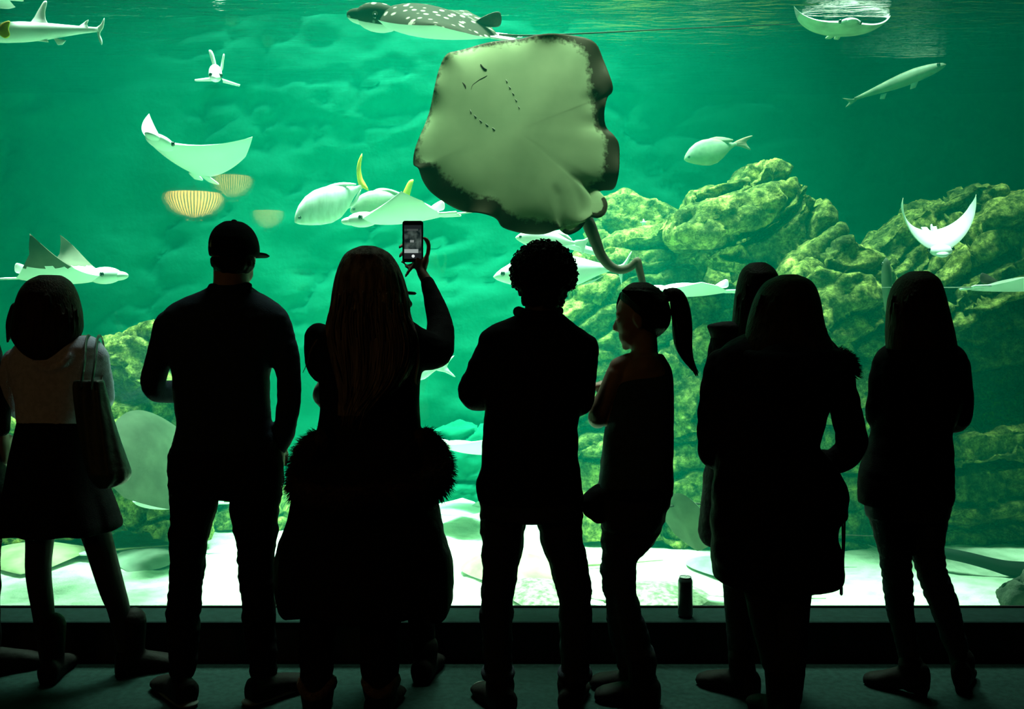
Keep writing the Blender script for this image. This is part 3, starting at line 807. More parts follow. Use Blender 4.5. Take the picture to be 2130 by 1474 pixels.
DISC = [(946, 103), (985, 90), (1030, 82), (1075, 77), (1120, 72), (1170, 69), (1212, 72), (1242, 86), (1257, 114), (1267, 148), (1276, 184),
        (1264, 202), (1258, 232), (1263, 258), (1276, 276), (1289, 298), (1289, 332), (1285, 370), (1277, 392), (1252, 396), (1236, 404), (1244, 432), (1216, 462), (1172, 474),
        (1160, 478), (1130, 487), (1084, 485), (1046, 474), (1032, 456), (1003, 446), (965, 440), (930, 424), (897, 400), (879, 376), (871, 352), (859, 340), (862, 310), (880, 260), (893, 220), (903, 180), (912, 142), (926, 115)]
MARG = [.04, .05, .05, .05, .06, .08, .12, .16, .20, .22, .22, .14, .12, .14, .13, .15, .15, .16, .16, .12, .03, .0, .0, .03,
        .12, .15, .17, .19, .20, .20, .20, .21, .21, .20, .14, .05, .02, .03, .03, .02, .02, .03]
def big_ray():
    k = 5
    pl = smooth_poly(DISC, k)
    mg = np.repeat(MARG, k).astype(float)
    mg = np.convolve(np.concatenate([mg[-5:], mg, mg[:5]]), np.ones(7) / 7, 'same')[5:-5]
    n = len(pl)
    c = np.array((1075, 275.0))
    rings = np.concatenate([[0.04], np.linspace(0.1, 0.8, 15), np.linspace(0.83, 1.0, 10)])
    root = thing('stingray', P(*c, BD), 'huge pale bellied stingray pressed near the glass, dark rimmed disc', 'stingray')
    V, mar = [], []
    for side in (-1, 1):
        for r in rings:
            for i in range(n):
                q = c + (pl[i] - c) * r
                th = 0.055 * (1 - r ** 5.0) ** 0.8 + 0.004
                u, v = (q - c) / 200.0
                warp = 0.03 * (u * u * 0.9 - v * 0.9) + 0.022 * math.sin(i / n * 2 * PI * 7) * r ** 9 + 0.014 * math.sin(i / n * 2 * PI * 17) * r ** 14
                # body ridge and creases of the skin
                ridge = -0.008 * math.exp(-((u * 0.82 + v * 0.55 - 0.05) / 0.28) ** 2) * (1 - r) if side < 0 else 0
                cre = 0
                if side < 0:
                    for (ax, ay), (bx, by), dep, wd in CREASES:
                        ab = np.array((bx - ax, by - ay)); tt = np.clip(np.dot(q - (ax, ay), ab) / ab.dot(ab), 0, 1)
                        dd = np.linalg.norm(q - (np.array((ax, ay)) + ab * tt))
                        cre += dep * math.exp(-(dd / wd) ** 2)
                V.append(P(q[0], q[1], BD) + np.array((0, warp + side * th * (0.5 if side < 0 else 0.7) + ridge + cre, 0)))
                e = (1 - r)
                mar.append(np.clip(0.5 + (mg[i] - e) * 6.0, 0, 1) if side < 0 else 1.0)
    R = len(rings)
    Fc = []
    for s in (0, 1):
        o = s * R * n
        for a in range(R - 1):
            for i in range(n):
                q = [o + a * n + i, o + a * n + (i + 1) % n, o + (a + 1) * n + (i + 1) % n, o + (a + 1) * n + i]
                Fc.append(q if s == 0 else q[::-1])
        cap = [o + i for i in range(n)]
        Fc.append(cap[::-1] if s == 0 else cap)
    for i in range(n):
        a, b_ = (R - 1) * n, R * n + (R - 1) * n
        Fc.append([a + i, a + (i + 1) % n, b_ + (i + 1) % n, b_ + i])
    o = mk('body', V, Fc, m_bigray, root)
    at_ = o.data.attributes.new('margin', 'FLOAT', 'POINT')
    at_.data.foreach_set('value', np.array(mar, np.float32))
    # pelvic fins, each a thick lobe with a dark edge
    for nm, poly in (('pelvic_fin', [(1196, 402), (1216, 380), (1240, 392), (1258, 412), (1263, 430), (1256, 448), (1240, 455), (1222, 448), (1204, 432)]),
                     ('pelvic_fin', [(1150, 440), (1190, 420), (1212, 440), (1218, 458), (1206, 478), (1184, 489), (1170, 484), (1158, 470)])):
        pq = smooth_poly(poly, 4); cc = np.array(poly).mean(axis=0); m = len(pq)
        VV, mm = [], []
        rr = [0.01, 0.3, 0.5, 0.65, 0.75, 0.85, 0.93, 1.0]
        for side in (-1, 1):
            for r in rr:
                for q in pq:
                    z = cc + (q - cc) * r
                    VV.append(P(z[0], z[1], BD) + np.array((0, -0.012 - 0.030 * np.dot(z - cc, (0.62, 0.78)) / 40.0 + side * 0.009 * (1 - r ** 4) ** 0.7, 0)))
                    out_ = np.dot((q - cc) / np.linalg.norm(q - cc), np.array((0.62, 0.78)))
                    mm.append(np.clip(0.5 + ((0.34 if out_ > 0.25 else -0.1) - (1 - r)) * 5, 0, 1))
        FF = []
        for s in (0, 1):
            o2 = s * len(rr) * m
            for a in range(len(rr) - 1):
                for i in range(m):
                    q = [o2 + a * m + i, o2 + a * m + (i + 1) % m, o2 + (a + 1) * m + (i + 1) % m, o2 + (a + 1) * m + i]
                    FF.append(q if s == 0 else q[::-1])
            FF.append([o2 + i for i in range(m)])
        for i in range(m):
            a, b_ = (len(rr) - 1) * m, (2 * len(rr) - 1) * m
            FF.append([a + i, a + (i + 1) % m, b_ + (i + 1) % m, b_ + i])
        f = mk(nm, VV, FF, m_bigray, root)
        f.data.attributes.new('margin', 'FLOAT', 'POINT').data.foreach_set('value', np.array(mm, np.float32))
    tp = [(1218, 448, 13, .075), (1227, 472, 14, .06), (1238, 500, 12.5, .05), (1250, 530, 11, .06), (1268, 552, 10, .07), (1290, 561, 9, .07), (1310, 556, 8.5, .06), (1322, 545, 8, .05), (1326, 542, 8, .05), (1330, 560, 8, .05), (1335, 580, 7.5, .05), (1340, 600, 6, .05)]
    mk('tail', *tube([P(a, b2, BD + e) for a, b2, r, e in tp], [r * BD / F for a, b2, r, e in tp], 12), m_umber, root)
    def front(px, py):
        """point on the belly under the pixel"""
        r = min(0.95, math.hypot(px - 1075, py - 275) / 205.0)
        u, v = (px - 1075) / 200.0, (py - 275) / 200.0
        return P(px, py, BD) + np.array((0, 0.03 * (u * u * 0.9 - v * 0.9) - 0.0275 * (1 - r ** 5) ** 0.8 - 0.004 - 0.008 * math.exp(-((u * 0.82 + v * 0.55 - 0.05) / 0.28) ** 2) * (1 - r), 0))
    def mark(nm, pts, r):
        mk(nm, *tube([front(*q) + np.array((0, 0.002, 0)) for q in pts], [r * s for s in ([0.6] + [1] * (len(pts) - 2) + [0.6])], 8), m_darkskin, root)
    mark('nostril', [(1000, 134), (1006, 142), (1012, 145)], 0.0042)
    mark('nostril', [(962, 172), (967, 178), (969, 184)], 0.0042)
    mark('mouth', [(1013, 158), (1004, 163), (998, 166), (990, 172), (983, 178), (980, 188)], 0.0016)
    for q in ([(1052, 166), (1056, 174)], [(1058, 180), (1063, 187)], [(1065, 193), (1070, 200)], [(1071, 207), (1076, 214)], [(1078, 222), (1081, 229)],
              [(978, 228), (981, 238)], [(986, 240), (992, 247)], [(997, 250), (1004, 257)], [(1009, 258), (1017, 265)], [(1023, 267), (1031, 273)]):
        a, b2 = np.array(q[0], float), np.array(q[1], float)
        mk('gill_slit', *tube([front(*a) + np.array((0, .004, 0)), front(*((a + b2) / 2)) + np.array((0, .001, 0)), front(*b2) + np.array((0, .004, 0))], [0.0016, 0.0022, 0.0016], 8), m_grey, root)
CREASES = [((1190, 375), (1212, 440), 0.004, 8), ((1158, 400), (1172, 470), 0.004, 8), ((1236, 205), (1262, 255), 0.014, 16)]
big_ray()

# ---- odd things on the bottom
def starfish(c, d, r):
    p = P(*c, d)
    pl = [(p[0] + (r if i % 2 == 0 else r * 0.4) * math.cos(i * PI / 5 + 0.4), p[2] + (r if i % 2 == 0 else r * 0.4) * math.sin(i * PI / 5 + 0.4)) for i in range(10)]
    o = mk('starfish', *plate(pl, 0.03, lambda q: np.array((q[0], d + q[2], q[1]))), m_white)
    tag(o, 'tiny white starfish clinging to the dull green rock face', 'starfish')
starfish((1339, 463), 7.45, 0.03)
bp_ = [(1900, 1142, 9), (1960, 1153, 11), (2010, 1163, 12), (2060, 1176, 13), (2100, 1186, 16), (2150, 1192, 20), (2230, 1195, 26)]
bd_ = [1.80 * F / (1172 - HZ) - 0.05 * i for i in range(7)]
o = mk('root', *tube([P(a, b2 - 4, dd) for (a, b2, r), dd in zip(bp_, bd_)], [r * dd / F for (a, b2, r), dd in zip(bp_, bd_)], 10), m_black)
o.name = 'sunken_branch'
tag(o, 'dark tapering branch lying on the white sand at the right', 'branch')
rock([(2083, 1248), (2095, 1222), (2112, 1205), (2150, 1190), (2220, 1190), (2230, 1262), (2090, 1266)], 5.75, 0.16, 'small dark rock against the glass in the lower right corner', 0.03, 0.2, 0.016, m=m_darkrock)
# ------------------------------------------------------------------ visitors
m_skin = mat('skin', (0.24, 0.145, 0.11), (0.20, 0.12, 0.09), 12, 0.6, 0.03, 90, 0.3)
m_skin2 = mat('brown_skin', (0.055, 0.032, 0.022), (0.045, 0.026, 0.018), 12, 0.6, 0.03, 90, 0.3)
m_hairb = mat('black_hair', (0.010, 0.008, 0.007), (0.005, 0.004, 0.004), 60, 0.55, 0.3, 200, 0.04, stretch=(1, 1, 0.06))
m_haird = mat('dark_brown_hair', (0.030, 0.019, 0.013), (0.012, 0.008, 0.006), 60, 0.55, 0.4, 160, 0.04, stretch=(1, 1, 0.06))
m_hairl = mat('light_brown_hair', (0.20, 0.15, 0.13), (0.05, 0.037, 0.032), 55, 0.55, 0.5, 150, 0.04, stretch=(1, 1, 0.05))
m_navy = mat('navy_knit', (0.014, 0.024, 0.04), (0.010, 0.018, 0.03), 50, 0.9, 0.2, 260, 0.1)
m_black_c = mat('black_cloth', (0.009, 0.009, 0.010), (0.006, 0.006, 0.007), 40, 0.9, 0.2, 220, 0.02)
m_coat = mat('black_padded_coat', (0.010, 0.010, 0.012), (0.006, 0.006, 0.008), 12, 0.85, 0.3, 40, 0.05)
m_rose = mat('dusty_rose_knit', (0.46, 0.46, 0.62), (0.37, 0.37, 0.50), 60, 0.95, 0.3, 240, 0.05)
m_teal = mat('dark_teal_top', (0.022, 0.045, 0.065), (0.016, 0.033, 0.048), 40, 0.85, 0.1, 220, 0.15)
m_denim = mat('dark_denim', (0.022, 0.026, 0.036), (0.014, 0.017, 0.024), 70, 0.9, 0.3, 300, 0.1)
m_boot = mat('dark_leather', (0.006, 0.005, 0.005), (0.004, 0.0035, 0.003), 14, 0.7, 0.1, 70, 0.1)
m_cuff = mat('tan_shearling', (0.16, 0.10, 0.075), (0.10, 0.06, 0.045), 60, 0.95, 0.6, 160, 0.05)
m_fur = mat('brown_fur', (0.055, 0.036, 0.025), (0.02, 0.014, 0.010), 40, 0.9, 0, 1, 0.1)
m_sole = mat('pale_rubber', (0.10, 0.11, 0.10), (0.07, 0.075, 0.07), 20, 0.8)
m_tights = mat('black_tights', (0.011, 0.009, 0.009), (0.008, 0.007, 0.007), 60, 0.8)
m_grey_c = mat('grey_sleeve', (0.16, 0.16, 0.14), (0.11, 0.11, 0.10), 50, 0.9)
m_bagm = mat('dark_green_leather', (0.030, 0.040, 0.032), (0.020, 0.027, 0.022), 9, 0.5, 0.2, 30, 0.2)
m_eyew = mat('eye_white', (0.5, 0.5, 0.48), (0.45, 0.45, 0.43), 30, 0.3)
m_bead = mat('white_bead', (0.85, 0.85, 0.82), (0.75, 0.75, 0.72), 30, 0.3)

def rows_at(rows, py):
    A = np.array(rows, float)
    return [np.interp(py, A[:, 0], A[:, k]) for k in (1, 2)]

def slab(rows, d, thick, dy=0.0, shrink=0.0, ex=2.4, n=40, step=6.0, y0=None, y1=None, post=None):
    """rounded body from rows (pixel y, left, right) at the distance d; thick = half depth in metres (number or [(py, half)])"""
    A = np.array(rows, float)
    a, b = A[0, 0] if y0 is None else y0, A[-1, 0] if y1 is None else y1
    ys = np.linspace(a, b, max(3, int(abs(b - a) / step) + 1))
    L, R = np.interp(ys, A[:, 0], A[:, 1]) + shrink, np.interp(ys, A[:, 0], A[:, 2]) - shrink
    if len(ys) > 5:
        for arr in (L, R):
            arr[1:-1] = 0.25 * arr[:-2] + 0.5 * arr[1:-1] + 0.25 * arr[2:]
    if isinstance(thick, (int, float)):
        TH = np.full(len(ys), float(thick))
    else:
        q = np.array(thick, float); TH = np.interp(ys, q[:, 0], q[:, 1])
    DY = np.full(len(ys), float(dy)) if isinstance(dy, (int, float)) else np.interp(ys, np.array(dy)[:, 0], np.array(dy)[:, 1])
    TH = np.maximum(TH - shrink * d / F, 0.01)
    an = np.arange(n) * 2 * PI / n
    ca, sa = np.cos(an), np.sin(an)
    sx, sy = np.sign(ca) * np.abs(ca) ** (2 / ex), np.sign(sa) * np.abs(sa) ** (2 / ex)
    V = []
    for y, l, r, t, dd in zip(ys, L, R, TH, DY):
        # the widest line of the ring projects exactly on l and r
        c = P((l + r) / 2, y, d + dd); hw = (r - l) / 2 * (d + dd) / F
        ring = np.stack([c[0] + hw * sx, c[1] + t * sy, np.full(n, c[2])], 1)
        V.append(ring)
    V = np.array(V)
    if post is not None:
        V = post(V, ys, an)
    m = len(ys); V = V.reshape(-1, 3)
    Fc = [[i * n + j, i * n + (j + 1) % n, (i + 1) * n + (j + 1) % n, (i + 1) * n + j] for i in range(m - 1) for j in range(n)]
    Fc += [list(range(n))[::-1], [(m - 1) * n + j for j in range(n)]]
    return V, Fc

def limb(pts, d, k=1.0, add=0.0, n=14, flat=1.0, t0=0, t1=None):
    """limb through (px, py, offset in depth, radius in px)"""
    pts = pts[t0:t1]
    return tube([P(a, b, d + e) for a, b, e, r in pts], [(r * k + add) * (d + e) / F for a, b, e, r in pts], n, flat)

def rotz(a):
    return np.array(Matrix.Rotation(math.radians(a), 3, 'Z'))

def head_parts(c, h, yaw, tilt=0.0, width=1.0):
    """skull, jaw, nose, brow, lips, chin and ears; c is the middle of the chin-to-crown line, h its height, yaw 0 looks away (+Y)"""
    R = np.array(Matrix.Rotation(math.radians(yaw), 3, 'Z') @ Matrix.Rotation(math.radians(tilt), 3, 'X'))
    M = lambda q: (np.asarray(q, float) - (0, 0, 0.5)) * h @ R.T + c
    def E(cc, r, rx=0):
        V, Fc = ell((0, 0, 0), r)
        if rx: V = V @ np.array(Matrix.Rotation(math.radians(rx), 3, 'X')).T
        return M(V + cc), Fc
    w_ = width
    parts = [E((0, -0.05, 0.66), (0.325 * w_, 0.41, 0.34)), E((0, 0.07, 0.46), (0.285 * w_, 0.31, 0.36)), E((0, 0.14, 0.22), (0.205 * w_, 0.22, 0.19), 12),
             E((0, 0.265, 0.085), (0.085, 0.07, 0.065)), E((0, 0.30, 0.62), (0.20, 0.075, 0.06)), E((0, 0.325, 0.275), (0.085, 0.05, 0.028)), E((0, 0.318, 0.215), (0.075, 0.05, 0.030)),
             E((0.15, 0.20, 0.42), (0.09, 0.10, 0.09)), E((-0.15, 0.20, 0.42), (0.09, 0.10, 0.09)),
             E((0.315 * w_, -0.02, 0.47), (0.035, 0.075, 0.125), -12), E((-0.315 * w_, -0.02, 0.47), (0.035, 0.075, 0.125), -12)]
    nv, nf = tube([(0, 0.335, 0.58), (0, 0.385, 0.47), (0, 0.415, 0.40), (0, 0.35, 0.36)], [0.032, 0.038, 0.048, 0.036], 10)
    parts.append((M(nv), nf))
    for s in (-1, 1):
        parts.append(E((s * 0.045, 0.375, 0.38), (0.038, 0.045, 0.036)))
    return parts, M

def eyes(root, M, h):
    for s in (-1, 1):
        e = mk('eye', *ell(M((s * 0.125, 0.322, 0.515)), np.array((0.050, 0.050, 0.036)) * h, None, 12, 8), m_eyew, root)
        mk('iris', *ell(M((s * 0.125, 0.362, 0.515)), np.array((0.018, 0.018, 0.02)) * h, None, 10, 6), m_eye, e)

def hand_parts(wr, dirv, palm, size=0.18, curl=0.5, spread=0.12, thumb=1, tcurl=0.4):
    """palm, four unequal fingers and a thumb; dirv = wrist to knuckles, palm = direction the palm faces, thumb = side of the thumb"""
    dv = np.asarray(dirv, float); dv /= np.linalg.norm(dv)
    pn = np.asarray(palm, float); pn = pn - dv * pn.dot(dv); pn /= np.linalg.norm(pn)
    sd = np.cross(dv, pn) * thumb
    wr = np.asarray(wr, float)
    s = size
    kn = wr + dv * 0.50 * s
    parts = [tube([wr - dv * 0.10 * s, wr + dv * 0.12 * s, wr + dv * 0.33 * s, kn], [0.155 * s, 0.19 * s, 0.225 * s, 0.20 * s], 12, 0.5)]
    for i, (ln, r) in enumerate(((0.44, .048), (0.50, .050), (0.47, .048), (0.37, .042))):
        off = (0.165 - i * 0.11) * s
        b = kn + sd * off - dv * (0.03 + 0.02 * abs(i - 1)) * s
        ang, p, pts = 0.0, b, [b]
        fan = (0.5 - i / 3.0) * 2 * spread
        for seg, share in enumerate((0.45, 0.32, 0.23)):
            ang += curl * (0.75, 1.0, 0.8)[seg]
            v = dv * math.cos(ang) + pn * math.sin(ang) + sd * fan
            p = p + v * ln * s * share
            pts.append(p)
        parts.append(tube(pts, [r * s, r * s * 1.02, r * s * 0.95, r * s * 0.8], 10, 1.0, True, 3))
    b = wr + dv * 0.10 * s + sd * 0.17 * s
    v1 = dv * 0.7 + sd * 0.7 + pn * 0.25 * tcurl
    v2 = dv * 0.95 + sd * (0.35 - tcurl * 0.5) + pn * 0.5 * tcurl
    p1 = b + v1 * 0.20 * s; p2 = p1 + v2 * 0.17 * s; p3 = p2 + (v2 + pn * 0.2) * 0.12 * s
    parts.append(tube([b, p1, p2, p3], [0.07 * s, 0.060 * s, 0.054 * s, 0.042 * s], 10, 1.0, True, 3))
    return parts

def foot_pts(px, sole, ang, length=0.25, h=0.06):
    """heel and toe of a foot standing on the floor; ang is the world heading of the toe (0 = away, 90 = to the left)"""
    d = CH * F / (sole - HZ)
    p = P(px, sole, d)
    v = np.array((-math.sin(math.radians(ang)), math.cos(math.radians(ang)), 0))
    return p, v, d

def shoe_parts(px, sole, ang, length=0.27, wid=0.045, boot=0.0, heel=0.0):
    p, v, d = foot_pts(px, sole, ang)
    p = p + np.array((0, wid, 0)) * 0.6
    side = np.array((v[1], -v[0], 0))
    Vs = []
    # a lofted shoe: sections from heel to toe, flat underneath
    secs = ((-0.27, .62, .085), (-0.22, .9, .10), (0.0, .95, .105), (0.22, .85, .085), (0.45, 1.05, .065), (0.62, 1.0, .050), (0.72, .6, .036))
    n = 16
    for t, wd, ht in secs:
        for j in range(n):
            a = 2 * PI * j / n
            z = math.sin(a)
            z = (0.5 + 0.5 * z) if z > -0.55 else 0.0
            lift = heel * max(0, min(1, (0.35 - t) / 0.4))
            Vs.append(p + v * t * length + side * wid * wd * math.cos(a) + np.array((0, 0, 0.002 + lift + z * ht)))
    m = len(secs)
    Fc = [[i * n + j, i * n + (j + 1) % n, (i + 1) * n + (j + 1) % n, (i + 1) * n + j] for i in range(m - 1) for j in range(n)]
    Fc += [list(range(n))[::-1], [(m - 1) * n + j for j in range(n)]]
    parts = [(np.array(Vs), Fc)]
    if heel:
        q = p - v * 0.16 * length
        parts.append(tube([q + np.array((0, 0, 0.012)), q + np.array((0, 0, heel + 0.05))], [wid * 0.55, wid * 0.7], 12))
    if boot:
        parts.append(tube([p + np.array((0, 0, 0.05)), p + np.array((0, 0, 0.5 * boot)), p + np.array((0, 0, boot))], [wid * 0.95, wid * 0.98, wid * 1.12], 14))
    return parts, p

def sculpt(name, root, parts, m, voxel=0.008, iters=3, wr=0.0, ws=(9, 9, 14), seed=1):
    post = None
    if wr:
        def post(co, no):
            a = fbm(co * ws, seed, 3)
            return co + no * (wr * a)[:, None]
    return remeshed(name, parts, voxel, m, root, iters, 0.5, post)

def leg_path(pts, d, foot):
    """leg pixels with the depth running from d at the hip to the foot's own distance"""
    df = CH * F / (foot[1] - HZ) + 0.03
    y0, y1 = pts[0][1], pts[-1][1]
    return [(a, b, (df - d) * (b - y0) / (y1 - y0), r) for a, b, r in pts]

def strands(rows, d, n, y_a, y_b, thick, jit=6, r=2.0, seed=1, back=True, y_start=None):
    """loose locks down the outside of the hair: n tapering strands"""
    rg = random.Random(seed)
    parts = []
    ytop = rows[0][0]
    for i in range(n):
        t = (i + rg.random()) / n
        ye = rg.uniform(y_a, y_b)
        ys = rg.uniform(ytop + 40, ytop + 110) if y_start is None else rg.uniform(*y_start)
        pts, rad = [], []
        ph, am = rg.random() * 6, rg.uniform(1, jit)
        for k in range(7):
            y = ys + (ye - ys) * k / 6
            l, rr = rows_at(rows, min(y, rows[-1][0]))
            x = l + (rr - l) * (0.04 + 0.92 * t) + am * math.sin(ph + k * 0.9) * (k / 6)
            u = (2 * (0.04 + 0.92 * t) - 1)
            dep = -thick * math.sqrt(max(0.02, 1 - abs(u) ** 2.4))
            pts.append((x, y, dep, r * (1.0 if k < 4 else (1.0, .7, .25)[k - 4])))
        parts.append(limb(pts, d, n=6))
    return parts

def fur(root, pts, d, n, ln, name='fur_trim', m=None, seed=3, r0=0.0035, flat=0.6):
    """tufts standing out of a roll through pts (px, py, depth, radius)"""
    rg = random.Random(seed)
    c, rad = resample([P(a, b, d + e) for a, b, e, r in pts], [r * (d + e) / F for a, b, e, r in pts], 10)
    T, N, B = _frames(c)
    V, Fc = [], []
    for i in range(n):
        k = rg.randrange(len(c)); a = rg.random() * 2 * PI
        nd = N[k] * math.cos(a) + B[k] * math.sin(a)
        base = c[k] + nd * rad[k] * 0.85 + T[k] * rg.uniform(-0.02, 0.02)
        v = nd + T[k] * rg.uniform(-0.5, 0.5) + np.array((0, 0, -0.45)) + np.array((rg.uniform(-.3, .3), rg.uniform(-.3, .3), 0))
        v /= np.linalg.norm(v)
        tip = base + v * ln * rg.uniform(0.6, 1.25) + np.array((0, 0, -0.2 * ln))
        s1 = np.cross(v, (0.3, 0.8, 0.5)); s1 /= np.linalg.norm(s1); s2 = np.cross(v, s1)
        o = len(V)
        for q in range(3):
            V.append(base + (s1 * math.cos(q * 2.1) + s2 * math.sin(q * 2.1)) * r0)
        V.append(tip)
        Fc += [[o, o + 1, o + 3], [o + 1, o + 2, o + 3], [o + 2, o, o + 3]]
    f = mk(name, V, Fc, m or m_fur, root)
    f['kind'] = 'stuff'
    return f

def person(label, px, sole):
    d = CH * F / (sole - HZ)
    p = P(px, sole, d); p[2] = 0
    return thing('person', p, label, 'person'), d

VB = 0.0065   # body voxel

# ============ 1. woman with the tote bag
root, d = person('woman in a dusty rose jumper and dark skirt with a tote bag on her shoulder', 120, 1415)
hd, M = head_parts(P(100, 640, d), 0.225, 8, 0)
T1 = [(697, 80, 190), (705, 52, 204), (720, 32, 214), (740, 22, 218), (780, 24, 214), (830, 36, 200), (880, 44, 186)]
armL = [(30, 748, 0, 25), (22, 795, .02, 21), (38, 852, .10, 19), (70, 858, .24, 16), (100, 845, .34, 13)]
armR = [(200, 742, 0, 26), (212, 790, .02, 22), (216, 834, .06, 19), (185, 850, .22, 16), (150, 840, .34, 13)]
SK = [(872, 44, 184), (900, 38, 190), (950, 28, 201), (1000, 20, 216), (1050, 9, 234), (1088, 1, 246), (1100, 0, 244)]
fL, fR = (103, 1419), (272, 1406)
lL = leg_path([(90, 1000, 40), (83, 1120, 29), (80, 1190, 26), (89, 1262, 23), (96, 1330, 19), (103, 1388, 17)], d, fL)
lR = leg_path([(165, 1000, 42), (200, 1110, 31), (220, 1180, 28), (235, 1230, 26), (247, 1266, 23), (259, 1330, 20), (270, 1380, 17)], d, fR)
body = hd + [limb([(100, 650, 0, 30), (105, 700, 0, 30), (112, 730, 0, 40)], d), slab(T1, d, [(697, .04), (725, .08), (880, .10)], shrink=5), slab([(860, 50, 180), (940, 44, 190), (1010, 48, 195), (1040, 70, 170)], d, 0.11, shrink=4)]
body += [limb(a, d, 0.82) for a in (armL, armR)] + [limb(a, d, 0.9) for a in (lL, lR)]
body += hand_parts(P(100, 845, d + .34), (1, .3, .1), (0, -1, -.2), .17, .5, .1, 1) + hand_parts(P(150, 840, d + .34), (-1, .3, .1), (0, -1, -.2), .17, .5, .1, -1)
sculpt('body', root, body, m_skin, 0.0075); eyes(root, M, 0.225)
def hemw(V, ys, an):
    k = np.clip((ys - 960) / 140, 0, 1)[:, None]
    V[:, :, 1] += 0.02 * np.sin(an * 9)[None, :] * k
    V[:, :, 0] += 0.006 * np.cos(an * 9)[None, :] * k
    return V
sculpt('jumper', root, [slab(T1, d, [(697, .06), (720, .10), (880, .115)])] + [limb(a, d, t1=4) for a in (armL, armR)] + [tube([P(a, b, d + e) for a, b, e in ((62, 742, -.095), (80, 762, -.108), (105, 768, -.11), (130, 758, -.11), (146, 738, -.10))], [.009] * 5, 8)], m_rose, 0.008, 3, 0.004, (8, 8, 16), 3)
sculpt('skirt', root, [slab(SK, d, [(872, .115), (1000, .16), (1105, .19)], n=72, post=hemw)], m_black_c, 0.008, 1)
for lg in (lL, lR):
    sculpt('tights', root, [limb(lg, d, 0.98)], m_tights, 0.007)
for px, so, an in ((103, 1419, 5), (272, 1406, -62)):
    sp, q = shoe_parts(px, so, an, 0.26, 0.046, 0.22)
    sculpt('boot', root, sp, m_boot, 0.006, 2)
H1 = [(572, 86, 124), (578, 70, 136), (588, 58, 146), (602, 48, 153), (625, 39, 161), (650, 34, 167), (672, 30, 169), (690, 26, 169), (706, 28, 160), (720, 38, 146), (735, 48, 130), (748, 68, 108)]
hp = [slab(H1, d, [(572, .05), (585, .09), (610, .115), (650, .12), (690, .105), (720, .085), (748, .03)], [(572, 0), (640, -.015), (690, -.04), (748, -.085)], ex=2.1)]
hp += [limb([(34, 640, .04, 12), (24, 670, .05, 11), (20, 695, .05, 7), (16, 710, .05, 3)], d), limb([(160, 640, .02, 10), (166, 680, .03, 8), (160, 705, .02, 4)], d)]
hp += strands(H1, d, 26, 690, 745, .125, 3, 2.6, 5)
sculpt('hair', root, hp, m_haird, 0.0055, 2)
# her bag
bd = d - 0.17
bag = thing('tote_bag', P(215, 1010, bd), 'dark green leather tote bag on two straps, hanging from the woman in rose', 'bag')
BG = [(790, 156, 214), (800, 153, 216), (830, 156, 223), (870, 162, 234), (920, 172, 250), (960, 180, 263), (985, 187, 271), (1000, 192, 266), (1010, 200, 246), (1014, 212, 232)]
def fold(V, ys, an):
    V[:, :, 1] += 0.006 * np.sin(an * 7 + ys[:, None] * 0.02)
    return V
sculpt('bag_body', bag, [slab(BG, bd, [(790, .035), (900, .055), (985, .075), (1014, .03)], n=60, post=fold)], m_bagm, 0.006, 2, 0.003, (14, 14, 5), 8)
for x0, x1, xt in ((168, 188, 184), (190, 210, 206)):
    pts = [P(x0, 806, bd - .05), P(x0 + 8, 750, bd + .0), P(xt - 4, 706, bd + .10), P(xt + 4, 700, bd + .19), P(xt + 10, 722, bd + .27), P(x1 + 4, 770, bd + .20), P(x1, 806, bd + .05)]
    mk('strap', *tube(pts, [.008] * 7, 8, 0.45), m_bagm, bag)

# ============ 2. man in the cap
root, d = person('tall man in a baseball cap and navy long sleeved top, one hand in his pocket', 465, 1455)
hd, M = head_parts(P(487, 532, d), 0.245, -18, 4)
T2 = [(592, 440, 516), (600, 428, 526), (610, 402, 542), (622, 375, 562), (640, 350, 587), (655, 338, 602), (690, 336, 602), (730, 350, 583), (765, 358, 564), (800, 364, 558), (850, 368, 560), (895, 368, 566), (920, 364, 574), (932, 362, 577)]
armL = [(354, 676, 0, 33), (336, 732, .0, 29), (319, 790, .02, 26), (326, 812, .05, 23), (372, 812, .17, 24), (420, 800, .30, 20), (450, 785, .38, 15)]
armR = [(575, 678, 0, 33), (593, 742, 0, 30), (602, 800, .0, 25), (598, 860, .01, 25), (590, 905, .03, 21), (583, 930, .05, 17)]
fL, fR = (372, 1462), (548, 1458)
lL = leg_path([(410, 960, 60), (402, 1050, 50), (394, 1110, 41), (391, 1170, 35), (386, 1215, 36), (383, 1262, 35), (381, 1330, 32), (380, 1392, 27)], d, fL)
lR = leg_path([(528, 960, 59), (530, 1050, 53), (533, 1110, 45), (533, 1160, 39), (535, 1215, 36), (538, 1262, 35), (542, 1330, 33), (548, 1392, 28)], d, fR)
HP2 = [(915, 364, 574), (945, 360, 586), (1000, 352, 588), (1030, 353, 586)]
body = hd + [limb([(482, 548, -.01, 37), (480, 598, -.01, 36), (478, 640, .0, 40)], d), slab(T2, d, [(592, .035), (612, .06), (660, .10), (932, .10)], shrink=6), slab(HP2, d, .115, shrink=5)]
body += [limb(a, d, 0.8) for a in (armL, armR)] + [limb(a, d, 0.85) for a in (lL, lR)]
body += hand_parts(P(450, 785, d + .38), (1, .2, .2), (0, -1, .2), .19, .6, .1, 1) + hand_parts(P(584, 928, d + .05), (-.15, .15, -1), (-1, .2, 0), .19, .35, .1, 1, 0.0)
sculpt('body', root, body, m_skin, VB); eyes(root, M, 0.245)
